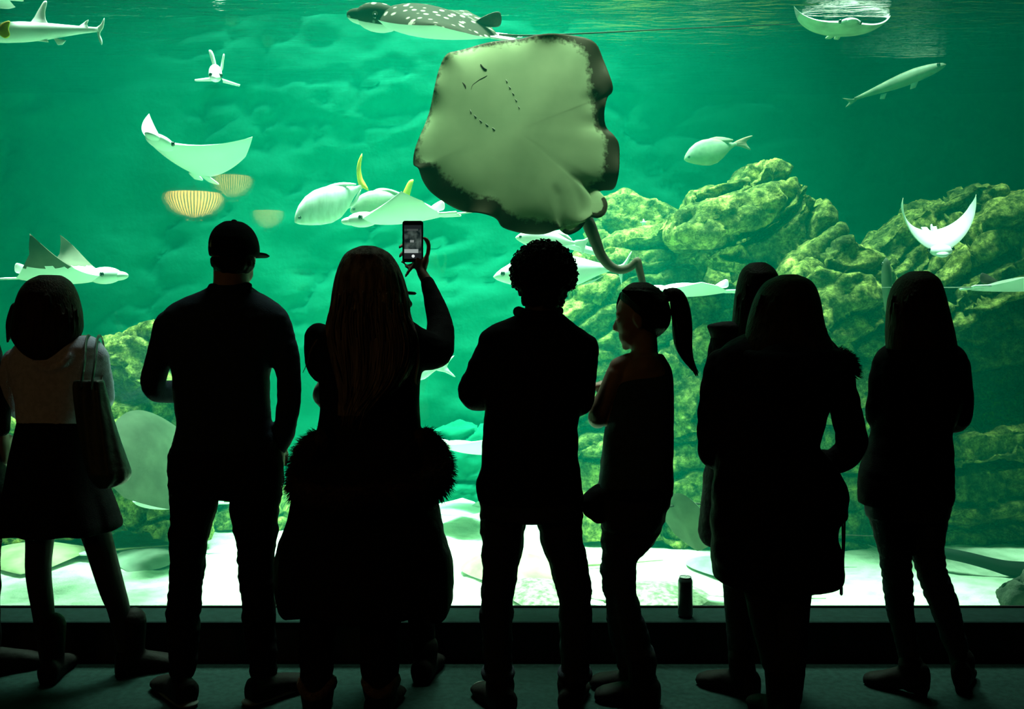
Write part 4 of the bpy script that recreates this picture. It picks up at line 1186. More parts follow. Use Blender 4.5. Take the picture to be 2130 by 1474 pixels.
sculpt('sweater', root, [slab(T2, d, [(592, .055), (612, .09), (660, .125), (740, .13), (860, .115), (932, .125)]), limb(armL, d, t1=6), limb(armR, d, t1=6), limb([(440, 596, -.045, 9), (478, 601, -.075, 9), (516, 595, -.045, 9)], d)], m_navy, 0.0075, 3, 0.004, (7, 7, 16), 5)
sculpt('trousers', root, [slab(HP2, d, [(915, .115), (1000, .13), (1030, .12)]), limb(lL, d), limb(lR, d), limb([(446, 1012, 0, 13), (452, 1042, 0, 5)], d), limb([(484, 1012, 0, 13), (479, 1042, 0, 5)], d)], m_black_c, 0.0075, 3, 0.006, (9, 9, 22), 6)
for px, so, an in ((370, 1466, 42), (550, 1462, -42)):
    sp, q = shoe_parts(px, so, an, 0.29, 0.052)
    sh = sculpt('shoe', root, sp, m_boot, 0.006, 2)
    mk('sole', *tube([q + np.array((-math.sin(math.radians(an)), math.cos(math.radians(an)), 0)) * t + np.array((0, 0, 0.014)) for t in (-.06, .05, .17)], [.042, .045, .04], 14, 0.3), m_sole, sh)
sculpt('hair', root, [ell(P(484, 545, d - .03), (.085, .075, .055))], m_hairb, 0.006, 2, 0.004, (60, 60, 60))
cap = [slab([(461, 468, 504), (466, 458, 514), (476, 447, 524), (490, 440, 532), (508, 437, 537), (526, 437, 538), (534, 440, 536)], d, [(461, .05), (475, .09), (500, .12), (534, .122)], ex=2.05)]
mcap = sculpt('cap', root, cap, m_black_c, 0.006, 2)
R24 = rotz(-17)
def brim(q):
    return np.array((q[0], q[1], q[2])) @ R24.T + P(487, 524, d)
bpoly = [(-.08, .085), (-.07, .14), (-.04, .175), (0, .185), (.04, .175), (.07, .14), (.08, .085), (0, .05)]
mk('brim', *plate(smooth_poly(bpoly, 3), .01, lambda q: brim((q[0], q[1], q[2] - 0.22 * (abs(q[0]) ** 1.6) - 0.10 * (q[1] - .08)))), m_black_c, mcap)
mk('button', *ell(P(487, 460, d), (.011, .011, .007)), m_black_c, mcap)

# ============ 10. person in front of the phone holder, nearly hidden
root, d = person('person in a peaked cap, almost hidden in front of the long haired phone holder', 800, 1414)
hd, M = head_parts(P(806, 622, d), 0.225, -82, 0)
T10 = [(690, 730, 850), (700, 705, 868), (720, 692, 872), (780, 690, 862), (860, 696, 852), (930, 690, 860)]
armL = [(712, 728, 0, 24), (690, 775, .0, 19), (670, 826, .02, 18), (720, 850, .15, 17), (770, 840, .25, 13)]
armR = [(850, 728, 0, 22), (846, 790, .03, 19), (835, 845, .06, 17), (790, 850, .2, 15), (760, 840, .28, 12)]
fL, fR = (800, 1416), (880, 1416)
lL = leg_path([(750, 960, 48), (770, 1100, 38), (795, 1262, 28), (802, 1340, 22), (805, 1395, 19)], d, fL)
lR = leg_path([(830, 960, 48), (850, 1100, 38), (872, 1262, 30), (880, 1340, 25), (882, 1390, 21)], d, fR)
body = hd + [limb([(800, 640, 0, 28), (790, 690, 0, 30), (785, 720, 0, 40)], d), slab(T10, d, .09, shrink=5), slab([(920, 695, 860), (1000, 700, 880)], d, .10, shrink=4)]
body += [limb(a, d, 0.8) for a in (armL, armR)] + [limb(a, d, 0.85) for a in (lL, lR)] + hand_parts(P(770, 840, d + .25), (1, .2, 0), (0, -1, 0), .17, .5, .1, 1) + hand_parts(P(760, 840, d + .28), (-1, .2, 0), (0, -1, 0), .17, .5, .1, -1)
sculpt('body', root, body, m_skin2, 0.009); eyes(root, M, 0.225)
sculpt('sweater', root, [slab(T10, d, .11)] + [limb(a, d, t1=4) for a in (armL, armR)], m_grey_c, 0.009, 3, 0.004)
sculpt('trousers', root, [slab([(915, 692, 862), (1000, 700, 882)], d, .115), limb(lL, d), limb(lR, d)], m_black_c, 0.009, 3, 0.004)
for px, so, an in ((802, 1416, 8), (882, 1418, -10)):
    sp, q = shoe_parts(px, so, an, 0.26, 0.05, 0.13)
    sculpt('boot', root, sp, m_boot, 0.007, 2)
cap = sculpt('cap', root, [slab([(558, 780, 812), (566, 765, 826), (582, 754, 838), (606, 750, 843)], d, [(556, .05), (570, .085), (604, .09)], ex=2.0)], m_black_c, 0.007, 2)
mk('brim', *plate(smooth_poly([(-.07, .06), (-.06, .12), (0, .148), (.06, .12), (.07, .06), (0, .03)], 3), .012, lambda q: np.array((q[0], q[1], q[2] - 0.2 * abs(q[0]) ** 1.6 - 0.12 * (q[1] - .05))) @ rotz(-82).T + P(790, 604, d)), m_black_c, cap)

# ============ 3. long haired woman with the phone
root, d = person('woman with very long hair holding up a phone, furry coat tied round her waist', 755, 1492)
hd, M = head_parts(P(772, 580, d), 0.225, -6, -4)
T3 = [(655, 720, 830), (668, 690, 860), (685, 662, 880), (710, 650, 885), (750, 655, 880), (790, 664, 875), (850, 667, 873), (890, 662, 877), (915, 655, 885)]
armL = [(664, 702, 0, 31), (660, 738, .03, 27), (668, 775, .07, 22), (700, 770, .13, 18), (735, 745, .16, 14), (748, 730, .16, 12)]
armR = [(848, 716, 0, 44), (890, 730, .03, 40), (911, 722, .07, 35), (916, 680, .14, 27), (906, 635, .19, 22), (889, 588, .23, 15), (878, 568, .25, 13)]
fL, fR = (655, 1496), (790, 1490)
lL = leg_path([(710, 1000, 62), (680, 1200, 48), (662, 1300, 38), (658, 1400, 33), (657, 1440, 30)], d, fL)
lR = leg_path([(810, 1000, 62), (800, 1200, 50), (792, 1300, 44), (790, 1400, 40), (790, 1440, 32)], d, fR)
HP3 = [(900, 655, 885), (960, 640, 900), (1030, 650, 890), (1060, 690, 850)]
body = hd + [limb([(772, 600, -.01, 32), (772, 650, -.01, 32), (772, 690, 0, 50)], d), slab(T3, d, [(655, .04), (690, .075), (740, .10), (915, .10)], shrink=5), slab(HP3, d, .12, shrink=8)]
body += [limb(armL, d, .82), limb(armR, d, 0.84)] + [limb(a, d, .85) for a in (lL, lR)]
PHD = d + 0.26
ph_c = P(858.5, 502, PHD)
# right hand wrapped round the phone from behind, fingertips on its far edge
wr = P(876, 566, d + .26)
hand = [tube([wr, P(872, 548, d + .285), P(868, 528, d + .30), P(866, 512, d + .30)], [.028, .034, .036, .03], 12, 0.6)]
def fing(pts, r=8.5):
    return tube([P(a, b, d + e) for a, b, e in pts], [r / 1000.0] * (len(pts) - 1) + [r * .78 / 1000], 10, 1.0, True, 3)
hand += [fing([(868, 512, .30), (852, 506, .31), (838, 510, .295), (831, 514, .265)]), fing([(868, 524, .30), (852, 522, .31), (838, 526, .30), (832, 533, .265)]),
         fing([(868, 536, .295), (854, 538, .31), (842, 541, .30), (837, 545, .272)]), fing([(870, 544, .29), (858, 550, .30), (848, 553, .29), (843, 554, .27)], 7.5),
         fing([(880, 548, .27), (889, 530, .26), (892, 512, .255), (888, 500, .25), (882, 495, .245)], 9.5), tube([P(876, 560, d + .265), P(886, 540, d + .265)], [.022, .014], 10)]
hand2 = [fing([(870, 545, .285), (860, 552, .28), (851, 563, .27), (844, 574, .26)], 8.0)] + hand_parts(P(748, 730, d + .16), (.6, .1, .8), (0, -1, 0), .165, .5, .08, 1, .5)
sculpt('body', root, body + hand + hand2, m_skin, 0.006); eyes(root, M, 0.225)
sculpt('top', root, [slab(T3, d, [(655, .06), (690, .10), (915, .12)]), limb(armL, d, t1=4), limb(armR, d, t1=6)], m_black_c, 0.0075, 3, 0.003)
CT = [(896, 658, 880), (910, 640, 890), (940, 622, 908), (1000, 612, 915), (1040, 608, 908), (1060, 606, 912), (1100, 592, 924), (1150, 572, 937), (1185, 567, 942), (1225, 571, 943), (1255, 578, 940), (1268, 592, 928)]
def quilt(V, ys, an):
    V[:, :, 1] += 0.012 * np.sin(an * 6 + 1)[None, :] * np.clip((ys - 1000) / 200, 0, 1)[:, None]
    V[:, :, 2] += (0.012 * np.sin(an * 5 + .6) - 0.010 * np.cos(an * 2))[None, :] * np.clip((ys - 1200) / 60, 0, 1)[:, None]
    return V
sculpt('tied_coat', root, [slab(CT, d, [(896, .13), (960, .16), (1100, .165), (1268, .175)], n=64, post=quilt)], m_coat, 0.009, 2, 0.008, (5, 5, 9), 4)
roll = [(668, 912, -.14, 22), (640, 945, -.08, 28), (628, 985, -.04, 24), (632, 1018, -.10, 26), (680, 1035, -.20, 24), (770, 1030, -.23, 24), (850, 1020, -.21, 27), (900, 1005, -.12, 32), (908, 970, -.06, 32), (896, 932, -.04, 28), (876, 908, -.06, 20)]
hood = sculpt('fur_hood', root, [limb(roll, d)], m_fur, 0.009, 2)
fur(root, roll, d, 11000, 0.034, r0=0.002)
sculpt('trousers', root, [slab(HP3, d, .13, shrink=3), limb(lL, d), limb(lR, d)], m_black_c, 0.008, 3, 0.005)
for px, so, an in ((656, 1500, 10), (790, 1494, -8)):
    sp, q = shoe_parts(px, so, an, 0.27, 0.056, 0.10)
    bt = sculpt('boot', root, sp, m_boot, 0.007, 2)
    cz = q + np.array((0, 0, 0.112))
    ring = [cz + np.array((math.cos(t) * .058, math.sin(t) * .058, 0.016 * math.cos(t * 2))) for t in np.linspace(0, 2 * PI, 15)]
    mk('cuff', *tube(ring, [.016] * 15, 8, 1.5), m_cuff, bt)
H3 = [(512, 750, 782), (518, 730, 800), (530, 716, 815), (550, 706, 828), (575, 698, 838), (605, 693, 846), (630, 691, 850), (645, 689, 850), (660, 684, 853), (680, 680, 862), (720, 684, 866), (760, 692, 858), (790, 700, 842), (815, 706, 820), (840, 706, 790), (865, 705, 760)]
def groove(V, ys, an):
    k = np.clip((ys - 540) / 120, 0, 1)[:, None]
    g = 0.006 * np.sin(an * 17 + ys[:, None] * 0.01) + 0.004 * np.sin(an * 29 - ys[:, None] * 0.013)
    V[:, :, 1] += g * k * np.sin(an)[None, :]
    V[:, :, 0] += g * k * np.cos(an)[None, :]
    return V
hp = [slab(H3, d, [(512, .05), (530, .095), (570, .12), (640, .12), (680, .085), (760, .05), (865, .02)], [(512, 0), (600, -.015), (650, -.04), (700, -.085), (865, -.115)], ex=2.1, n=90, post=groove)]
sculpt('hair', root, hp, m_hairl, 0.005, 1)
st = strands(H3, d - .078, 70, 800, 895, .105, 8, 2.0, 9, y_start=(600, 720))
st += [limb([(694, 660, -.03, 3), (672, 690, -.05, 2.5), (648, 725, -.05, 2), (640, 752, -.04, 1.2), (630, 775, -.04, .6)], d, n=6), limb([(850, 660, -.04, 4), (866, 700, -.09, 3.5), (870, 750, -.10, 3), (864, 790, -.10, 2), (868, 800, -.1, 1)], d, n=6)]
hs = mk('hair_lock', *join(st), m_hairl, root); hs['kind'] = 'stuff'
# the phone
ph = thing('phone', P(858.5, 545, PHD), 'dark smartphone held up over the heads, camera view on its screen', 'phone')
def rrect(w_, h_, r, n=6):
    out = []
    for cx, cz, a0 in ((w_ / 2 - r, h_ / 2 - r, 0), (-w_ / 2 + r, h_ / 2 - r, 90), (-w_ / 2 + r, -h_ / 2 + r, 180), (w_ / 2 - r, -h_ / 2 + r, 270)):
        for k in range(n + 1):
            a = math.radians(a0 + 90 * k / n); out.append((cx + r * math.cos(a), cz + r * math.sin(a)))
    return out
def prism(poly, y0, y1, c):
    n = len(poly)
    V = [(c[0] + a, c[1] + y0, c[2] + b) for a, b in poly] + [(c[0] + a, c[1] + y1, c[2] + b) for a, b in poly]
    return np.array(V), [list(range(n)), list(range(n, 2 * n))[::-1]] + [[i, n + i, n + (i + 1) % n, (i + 1) % n] for i in range(n)]
pw, phh = 43 * PHD / F, 86 * PHD / F
mk('case', *prism(rrect(pw, phh, .010), 0.0, .009, ph_c), m_black, ph, False)
m_scr = emis('screen_black', (0.010, 0.014, 0.016), 1.0)
m_pic = bpy.data.materials.new('screen_picture'); m_pic.use_nodes = True
nt = m_pic.node_tree; b = nt.nodes['Principled BSDF']; b.inputs['Base Color'].default_value = (.01, .01, .01, 1)
tc = nt.nodes.new('ShaderNodeTexCoord'); nz = nt.nodes.new('ShaderNodeTexNoise'); nz.inputs['Scale'].default_value = 32; nz.inputs['Detail'].default_value = 2
rp = nt.nodes.new('ShaderNodeValToRGB'); e = rp.color_ramp.elements; e[0].position = .42; e[0].color = (.004, .012, .012, 1); e[1].position = .75; e[1].color = (.09, .13, .11, 1)
nt.links.new(tc.outputs['Object'], nz.inputs['Vector']); nt.links.new(nz.outputs[0], rp.inputs[0]); nt.links.new(rp.outputs[0], b.inputs['Emission Color']); b.inputs['Emission Strength'].default_value = 1.0
def scr(nm, x0, x1, y0, y1, m, dy, par):
    k = PHD / F
    q = [((x - 858.5) * k, -(y - 502) * k) for x, y in ((x0, y1), (x1, y1), (x1, y0), (x0, y0))]
    return mk(nm, *prism(q, -dy, 0.0005, ph_c), m, par, False)
sc_ = scr('screen', 840.5, 877, 468, 538, m_scr, .0006, ph)
scr('picture', 841, 876.5, 476, 526, m_pic, .0010, sc_)
scr('bright_band', 841, 870, 518, 526, emis('screen_sand', (.30, .36, .34), 1.0), .0014, sc_)
scr('bright_fish', 853, 861, 499, 504, emis('screen_fish', (.22, .26, .24), 1.0), .0014, sc_)
scr('bright_streak', 846, 870, 476, 480, emis('screen_streak', (.05, .065, .06), 1.0), .0014, sc_)
k = PHD / F
sb = mk('shutter_button', *prism([(3.2 * k * math.cos(a), 3.2 * k * math.sin(a)) for a in np.linspace(0, 2 * PI, 17)[:-1]], -.0016, 0, ph_c + np.array((0, 0, -(532.5 - 502) * k))), emis('screen_white', (.75, .82, .8), 1.0), sc_, False)
sb.location.x += (859.5 - 858.5) * k

# ============ 4. curly haired man
root, d = person('man with short curly hair in a dark collared shirt and turned up jeans, arms folded', 1110, 1488)
hd, M = head_parts(P(1130, 585, d), 0.235, -8, 2)
T4 = [(648, 1086, 1162), (656, 1066, 1172), (668, 1042, 1190), (680, 1018, 1208), (694, 1003, 1228), (720, 1000, 1236), (760, 1002, 1234), (820, 1006, 1216), (860, 1008, 1206), (900, 1006, 1202), (940, 1003, 1200), (975, 998, 1206), (1000, 992, 1212), (1030, 991, 1213), (1042, 993, 1213)]
armL = [(1024, 716, 0, 32), (996, 772, .0, 28), (979, 822, .02, 27), (1010, 832, .13, 22), (1060, 820, .26, 19), (1110, 800, .33, 15)]
armR = [(1214, 722, 0, 31), (1216, 780, .0, 27), (1206, 838, .02, 26), (1180, 832, .14, 21), (1140, 815, .27, 18), (1100, 800, .35, 14)]
fL, fR = (1040, 1484), (1190, 1482)
lL = leg_path([(1055, 1010, 55), (1046, 1100, 47), (1043, 1150, 42), (1039, 1200, 37), (1034, 1262, 35), (1034, 1330, 32), (1036, 1400, 30)], d, fL)
lR = leg_path([(1155, 1010, 55), (1166, 1100, 47), (1177, 1150, 42), (1190, 1205, 39), (1197, 1262, 35), (1197, 1330, 33), (1196, 1402, 31)], d, fR)
HP4 = [(1025, 995, 1212), (1050, 997, 1213), (1075, 998, 1213)]
body = hd + [limb([(1128, 610, -.01, 37), (1126, 660, -.01, 36), (1122, 700, .0, 40)], d), slab(T4, d, [(648, .04), (680, .07), (720, .10), (1042, .11)], shrink=6), slab(HP4, d, .115, shrink=5)]
body += [limb(a, d, .8) for a in (armL, armR)] + [limb(a, d, .85) for a in (lL, lR)]
for x, so in ((1040, 1484), (1190, 1482)):
    body.append(limb([(x, 1390, .03, 20), (x + 2, 1450, .03, 18)], CH * F / (so - HZ)))
body += hand_parts(P(1110, 800, d + .33), (1, .1, .2), (0, -1, 0), .19, .3, .1, 1) + hand_parts(P(1100, 800, d + .36), (-1, .1, .2), (0, -1, 0), .19, .3, .1, -1)
sculpt('body', root, body, m_skin2, 0.0075); eyes(root, M, 0.235)
sculpt('shirt', root, [slab(T4, d, [(648, .06), (680, .10), (760, .13), (1042, .13)]), limb(armL, d, t1=5), limb(armR, d, t1=5)], m_black_c, 0.0075, 3, 0.005, (7, 7, 14), 12)
col = [(1078, 648, .0, 12), (1096, 656, -.075, 14), (1126, 660, -.095, 14), (1152, 655, -.07, 12), (1163, 646, .0, 10)]
sculpt('collar', root, [limb(col, d, flat=1.0)], m_black_c, 0.006, 2)
sculpt('jeans', root, [slab(HP4, d, .125), limb(lL, d), limb(lR, d), limb([(1083, 1064, 0, 15), (1092, 1096, 0, 5)], d), limb([(1129, 1064, 0, 15), (1119, 1096, 0, 5)], d)], m_denim, 0.0075, 2, 0.005, (9, 9, 22), 14)
for lg in (lL, lR):
    a, b_, e, r = lg[-1]
    ring = [P(a, b_ - 2, d + e) + np.array((math.cos(t), math.sin(t), 0)) * (r - 1) * (d + e) / F + np.array((0, 0, .004 * math.sin(3 * t))) for t in np.linspace(0, 2 * PI, 17)]
    mk('turn_up', *tube(ring, [.012] * 17, 8, 1.6), m_denim, root)
for px, so, an in ((1040, 1486, 25), (1190, 1484, -12)):
    sp, q = shoe_parts(px, so, an, 0.28, 0.050, 0.10)
    sh = sculpt('shoe', root, sp, m_boot, 0.006, 2)
    v = np.array((-math.sin(math.radians(an)), math.cos(math.radians(an)), 0))
    mk('toe_cap', *ell(q + v * .17 + np.array((0, 0, .026)), (.040, .036, .024)), m_sole, sh)
rg = random.Random(4)
hp = [ell(P(1131, 566, d), (60 * d / F, 0.118, 58 * d / F)), ell(P(1130, 605, d - .02), (46 * d / F, .085, 30 * d / F))]
for i in range(520):
    u = np.array((rg.gauss(0, 1), rg.gauss(0, 1), rg.gauss(0, 1))); u /= np.linalg.norm(u)
    if u[2] < -0.55 or (u[1] > 0.45 and u[2] < 0.25): continue
    p = P(1131, 567, d) + u * np.array((60 * d / F, .118, 58 * d / F))
    r = rg.uniform(.009, .015)
    hp.append(ell(p + u * rg.uniform(-.004, .010), (r, r, r), None, 8, 6))
for i in range(120):
    a = rg.uniform(PI, 2 * PI); z = rg.uniform(598, 634)
    wpx = np.interp(z, (598, 634), (52, 40))
    hp.append(ell(P(1130 + wpx * math.cos(a), z, d - .02 + .09 * math.sin(a)), (.009,) * 3, None, 8, 6))
sculpt('curly_hair', root, hp, m_hairb, 0.0045, 1)
fz = []
for i in range(900):
    u = np.array((rg.gauss(0, 1), rg.gauss(0, 1), rg.gauss(0, 1))); u /= np.linalg.norm(u)
    if u[2] < -0.5 or (u[1] > 0.45 and u[2] < 0.25): continue
    p = P(1131, 567, d) + u * (np.array((60 * d / F, .118, 58 * d / F)) + rg.uniform(.006, .018))
    a = rg.uniform(0, 6.28); s1 = np.cross(u, (0.3, 0.5, 0.8)); s1 /= np.linalg.norm(s1); s2 = np.cross(u, s1); r = rg.uniform(.004, .008)
    fz.append(tube([p + (s1 * math.cos(a + t) + s2 * math.sin(a + t)) * r + u * t * .0012 for t in np.linspace(-1.5, 5, 6)], [.0022] * 6, 5, k=1))
q = mk('curl', *join(fz), m_hairb, root); q['kind'] = 'stuff'

# ============ 5. woman with the ponytail
root, d = person('woman with a high ponytail looking left, dark sleeveless top, arms folded', 1320, 1468)
hd, M = head_parts(P(1330, 664, d), 0.232, 74, -6, 0.95)
T5 = [(736, 1310, 1372), (746, 1296, 1380), (757, 1284, 1390), (775, 1276, 1397), (800, 1272, 1400), (850, 1262, 1402), (900, 1254, 1401), (960, 1246, 1400), (1015, 1240, 1399), (1030, 1242, 1396)]
armL = [(1284, 778, -.02, 25), (1263, 822, -.02, 22), (1243, 866, .0, 21), (1250, 868, .12, 18), (1285, 830, .28, 15), (1320, 805, .32, 12)]
armR = [(1378, 778, .04, 22), (1382, 830, .10, 19), (1372, 870, .18, 17), (1330, 840, .28, 15), (1270, 806, .34, 13), (1252, 800, .34, 10)]
fL, fR = (1310, 1450), (1338, 1468)
lL = leg_path([(1290, 1040, 50), (1290, 1100, 42), (1286, 1163, 34), (1284, 1199, 35), (1288, 1234, 32), (1294, 1290, 32), (1305, 1350, 29), (1315, 1400, 26)], d, fL)
lR = leg_path([(1342, 1040, 52), (1326, 1100, 46), (1302, 1163, 26), (1298, 1210, 25), (1306, 1262, 26), (1318, 1310, 28), (1332, 1370, 32), (1338, 1420, 29)], d, fR)
HP5 = [(1010, 1240, 1399), (1040, 1242, 1394), (1065, 1246, 1386), (1085, 1250, 1374), (1100, 1252, 1364)]
body = hd + [limb([(1338, 700, -.01, 27), (1340, 735, -.02, 27), (1340, 760, -.02, 40)], d), slab(T5, d, .09, shrink=5), slab(HP5, d, .105, shrink=5)]
body += [limb(armL, d, .97), limb(armR, d, .95)] + [limb(a, d, .85) for a in (lL, lR)] + [limb([(1288, 764, -.02, 22), (1320, 754, -.02, 22), (1372, 765, .02, 22)], d)]
body += hand_parts(P(1320, 805, d + .32), (1, .1, .1), (0, -1, 0), .165, .3, .1, 1) + hand_parts(P(1254, 801, d + .34), (-.8, -.1, -.1), (0, -1, .2), .165, .25, .1, -1)
sculpt('body', root, body, m_skin, 0.006); eyes(root, M, 0.232)
sculpt('sleeveless_top', root, [slab([(775, 1296, 1396)] + [(max(a, 790), l + 3, r) for a, l, r in T5 if a > 775], d, [(775, .07), (800, .10), (1030, .115)]), limb([(1372, 748, -.03, 13), (1382, 770, -.03, 15), (1388, 800, -.02, 14)], d), limb([(1320, 760, .05, 9), (1312, 790, .06, 12)], d)], m_teal, 0.007, 3, 0.004, (7, 7, 14), 22)
sculpt('tied_sweater', root, [limb([(1244, 1018, -.02, 14), (1233, 1040, -.05, 21), (1230, 1062, -.06, 19), (1242, 1074, -.05, 15), (1258, 1070, .0, 14)], d), limb([(1238, 1022, -.03, 12), (1290, 1030, -.12, 13), (1350, 1030, -.12, 13), (1388, 1024, -.03, 12)], d)], m_black_c, 0.007, 3, 0.006, (14, 14, 14), 23)
sculpt('jeans', root, [slab(HP5, d, [(1010, .115), (1060, .125), (1100, .11)]), limb(lL, d), limb(lR, d)], m_denim, 0.007, 2, 0.006, (9, 9, 26), 24)
for px, so, an in ((1318, 1452, 55), (1338, 1472, 72)):
    sp, q = shoe_parts(px, so, an, 0.25, 0.05, 0.17)
    sculpt('boot', root, sp, m_boot, 0.006, 2)
hp = [slab([(587, 1316, 1346), (592, 1304, 1360), (604, 1293, 1376), (620, 1289, 1387), (640, 1298, 1394), (660, 1306, 1396), (678, 1318, 1392), (692, 1338, 1380), (700, 1352, 1370)], d, [(587, .04), (600, .075), (630, .092), (680, .075), (700, .03)], ex=2.1)]
hp += [limb([(1294, 612, .06, 6), (1287, 630, .07, 5), (1284, 645, .07, 3)], d), limb([(1360, 690, -.03, 5), (1364, 715, -.03, 4), (1368, 738, -.03, 2)], d)]
for i in range(24):
    u = i / 23.0
    x0, y0 = 1296 + 70 * u, 604 + 66 * u
    hp.append(limb([(x0, y0, -.07 - .02 * math.sin(u * 3), 4), (x0 * .5 + 1384 * .5, y0 * .45 + 617 * .55 - 4, -.085, 4), (1386, 618, -.04, 5)], d, n=6))
sculpt('hair', root, hp, m_hairb, 0.005, 1)
pt = [limb([(1380, 620, 0, 12), (1394, 612, 0, 14), (1408, 618, 0, 17), (1417, 645, 0, 19), (1419, 680, 0, 21), (1421, 712, 0, 19), (1429, 740, 0, 13), (1440, 762, 0, 7), (1449, 777, 0, 2)], d)]
for i in range(22):
    o1, o2 = rg.uniform(-15, 15), rg.uniform(-.025, .025)
    pt.append(limb([(1396, 612 + o1 * .3, o2, 3), (1412 + o1, 640, o2 - .01, 3), (1419 + o1, 690, o2 - .015, 3), (1424 + o1 * .9, 730, o2, 2.4), (1440 + o1 * .4, 760, o2, 1.6), (1450 + o1 * .2, 778 + rg.uniform(-6, 4), o2, .7)], d, n=6))
mk('ponytail', *join(pt), m_hairb, root)
tie = mk('hair_tie', *tube([P(1384, 618, d) + np.array((.0, math.cos(t) * .026, math.sin(t) * .026)) for t in np.linspace(0, 2 * PI, 13)], [.007] * 13, 8), m_black_c, root)
mk('bead', *ell(P(1385, 620, d - .036), (.007, .007, .005)), m_bead, tie)

# ============ 6. dark haired woman half hidden behind the hooded coat
root, d = person('dark haired woman with a stiff raised collar, half hidden by the hooded coat wearer', 1545, 1442)
hd, M = head_parts(P(1572, 614, d), 0.225, 6, 0)
T6 = [(688, 1490, 1640), (700, 1479, 1652), (720, 1476, 1660), (760, 1470, 1668), (850, 1474, 1662), (930, 1474, 1665), (1000, 1465, 1672), (1060, 1458, 1680), (1118, 1454, 1682), (1132, 1462, 1676)]
armL = [(1494, 724, 0, 22), (1482, 790, .0, 20), (1484, 860, .04, 19), (1530, 880, .18, 17), (1570, 870, .26, 13)]
armR = [(1640, 726, 0, 24), (1655, 790, 0, 21), (1655, 860, .04, 19), (1610, 880, .18, 17), (1585, 870, .27, 13)]
fL, fR = (1540, 1448), (1625, 1432)
lL = leg_path([(1535, 1060, 40), (1535, 1150, 36), (1537, 1252, 30), (1540, 1334, 27), (1548, 1400, 25)], d, fL)
lR = leg_path([(1610, 1060, 40), (1612, 1150, 36), (1615, 1252, 30), (1620, 1334, 26), (1624, 1400, 24)], d, fR)
body = hd + [limb([(1572, 640, 0, 28), (1572, 700, 0, 29), (1572, 725, 0, 40)], d), slab(T6, d, .09, shrink=8, y1=1080)]
body += [limb(a, d, .8) for a in (armL, armR)] + [limb(a, d, .88) for a in (lL, lR)] + hand_parts(P(1570, 870, d + .26), (1, .2, 0), (0, -1, 0), .17, .5, .1, 1) + hand_parts(P(1585, 870, d + .27), (-1, .2, 0), (0, -1, 0), .17, .5, .1, -1)
sculpt('body', root, body, m_skin, 0.008); eyes(root, M, 0.225)
sculpt('coat', root, [slab(T6, d, [(690, .07), (720, .11), (1132, .15)])] + [limb(a, d, t1=4) for a in (armL, armR)], m_coat, 0.008, 2, 0.005)
cq = smooth_poly([(1469, 674), (1500, 671), (1540, 667), (1590, 668), (1600, 700), (1560, 715), (1500, 716), (1480, 706)], 2)
sculpt('collar', root, [slab([(668, 1504, 1600), (672, 1484, 1606), (676, 1470, 1610), (682, 1472, 1614), (694, 1477, 1620), (706, 1481, 1628)], d, [(668, .06), (676, .085), (706, .10)], ex=2.2, step=2)], m_coat, 0.007, 1)
sculpt('trousers', root, [limb(lL, d), limb(lR, d)], m_denim, 0.008, 2, 0.004)
for px, so, an in ((1546, 1450, 50), (1625, 1434, -15)):
    sp, q = shoe_parts(px, so, an, 0.26, 0.047, 0.15)
    sculpt('boot', root, sp, m_boot, 0.006, 2)
H6 = [(546, 1562, 1590), (552, 1550, 1604), (566, 1541, 1614), (590, 1534, 1622), (620, 1529, 1626), (650, 1526, 1628), (680, 1523, 1628), (710, 1522, 1626)]
sculpt('hair', root, [slab(H6, d, [(546, .05), (570, .1), (640, .11), (710, .09)], [(546, 0), (640, -.02), (710, -.05)], ex=2.1)] + strands(H6, d, 22, 690, 730, .115, 2, 2.2, 31), m_hairb, 0.006, 1)

# ============ 7. woman in the hooded coat
root, d = person('woman with wavy hair in a long padded coat with fur edged hood and hanging drawstrings', 1630, 1512)
hd, M = head_parts(P(1636, 640, d), 0.225, -14, 0)
T7 = [(690, 1560, 1712), (706, 1528, 1726), (722, 1503, 1740), (742, 1488, 1752), (780, 1482, 1752), (830, 1482, 1732), (870, 1484, 1714), (900, 1488, 1705), (930, 1492, 1702), (965, 1490, 1730), (1000, 1486, 1752), (1030, 1484, 1760), (1075, 1482, 1758), (1088, 1482, 1740), (1120, 1482, 1738), (1150, 1482, 1748), (1185, 1483, 1752), (1204, 1490, 1750), (1214, 1510, 1742)]
armL = [(1500, 752, 0, 30), (1486, 810, .0, 29), (1479, 870, .02, 29), (1480, 915, .04, 29), (1490, 950, .06, 28), (1560, 965, .22, 24), (1620, 950, .30, 15)]
armR = [(1738, 772, 0, 36), (1754, 838, .0, 33), (1770, 900, .02, 33), (1768, 935, .03, 31), (1735, 960, .05, 27), (1700, 962, .08, 25), (1670, 975, .1, 16)]
fL, fR = (1610, 1512), (1642, 1516)
lL = leg_path([(1570, 1100, 52), (1585, 1252, 34), (1600, 1334, 30), (1620, 1400, 28), (1626, 1450, 26)], d, fL)
lR = leg_path([(1660, 1100, 52), (1652, 1252, 35), (1645, 1334, 34), (1642, 1400, 31), (1642, 1450, 27)], d, fR)
body = hd + [limb([(1636, 670, 0, 30), (1634, 710, 0, 32), (1630, 740, 0, 50)], d), slab(T7, d, .10, shrink=22, y1=1110)]
body += [limb(a, d, .62) for a in (armL, armR)] + [limb(a, d, .9) for a in (lL, lR)] + hand_parts(P(1625, 948, d + .31), (1, .2, 0), (0, -1, 0), .17, .5, .1, 1) + hand_parts(P(1672, 974, d + .1), (-.8, .2, -.5), (0, 1, 0), .17, .3, .1, 1)
sculpt('body', root, body, m_skin, 0.008); eyes(root, M, 0.225)
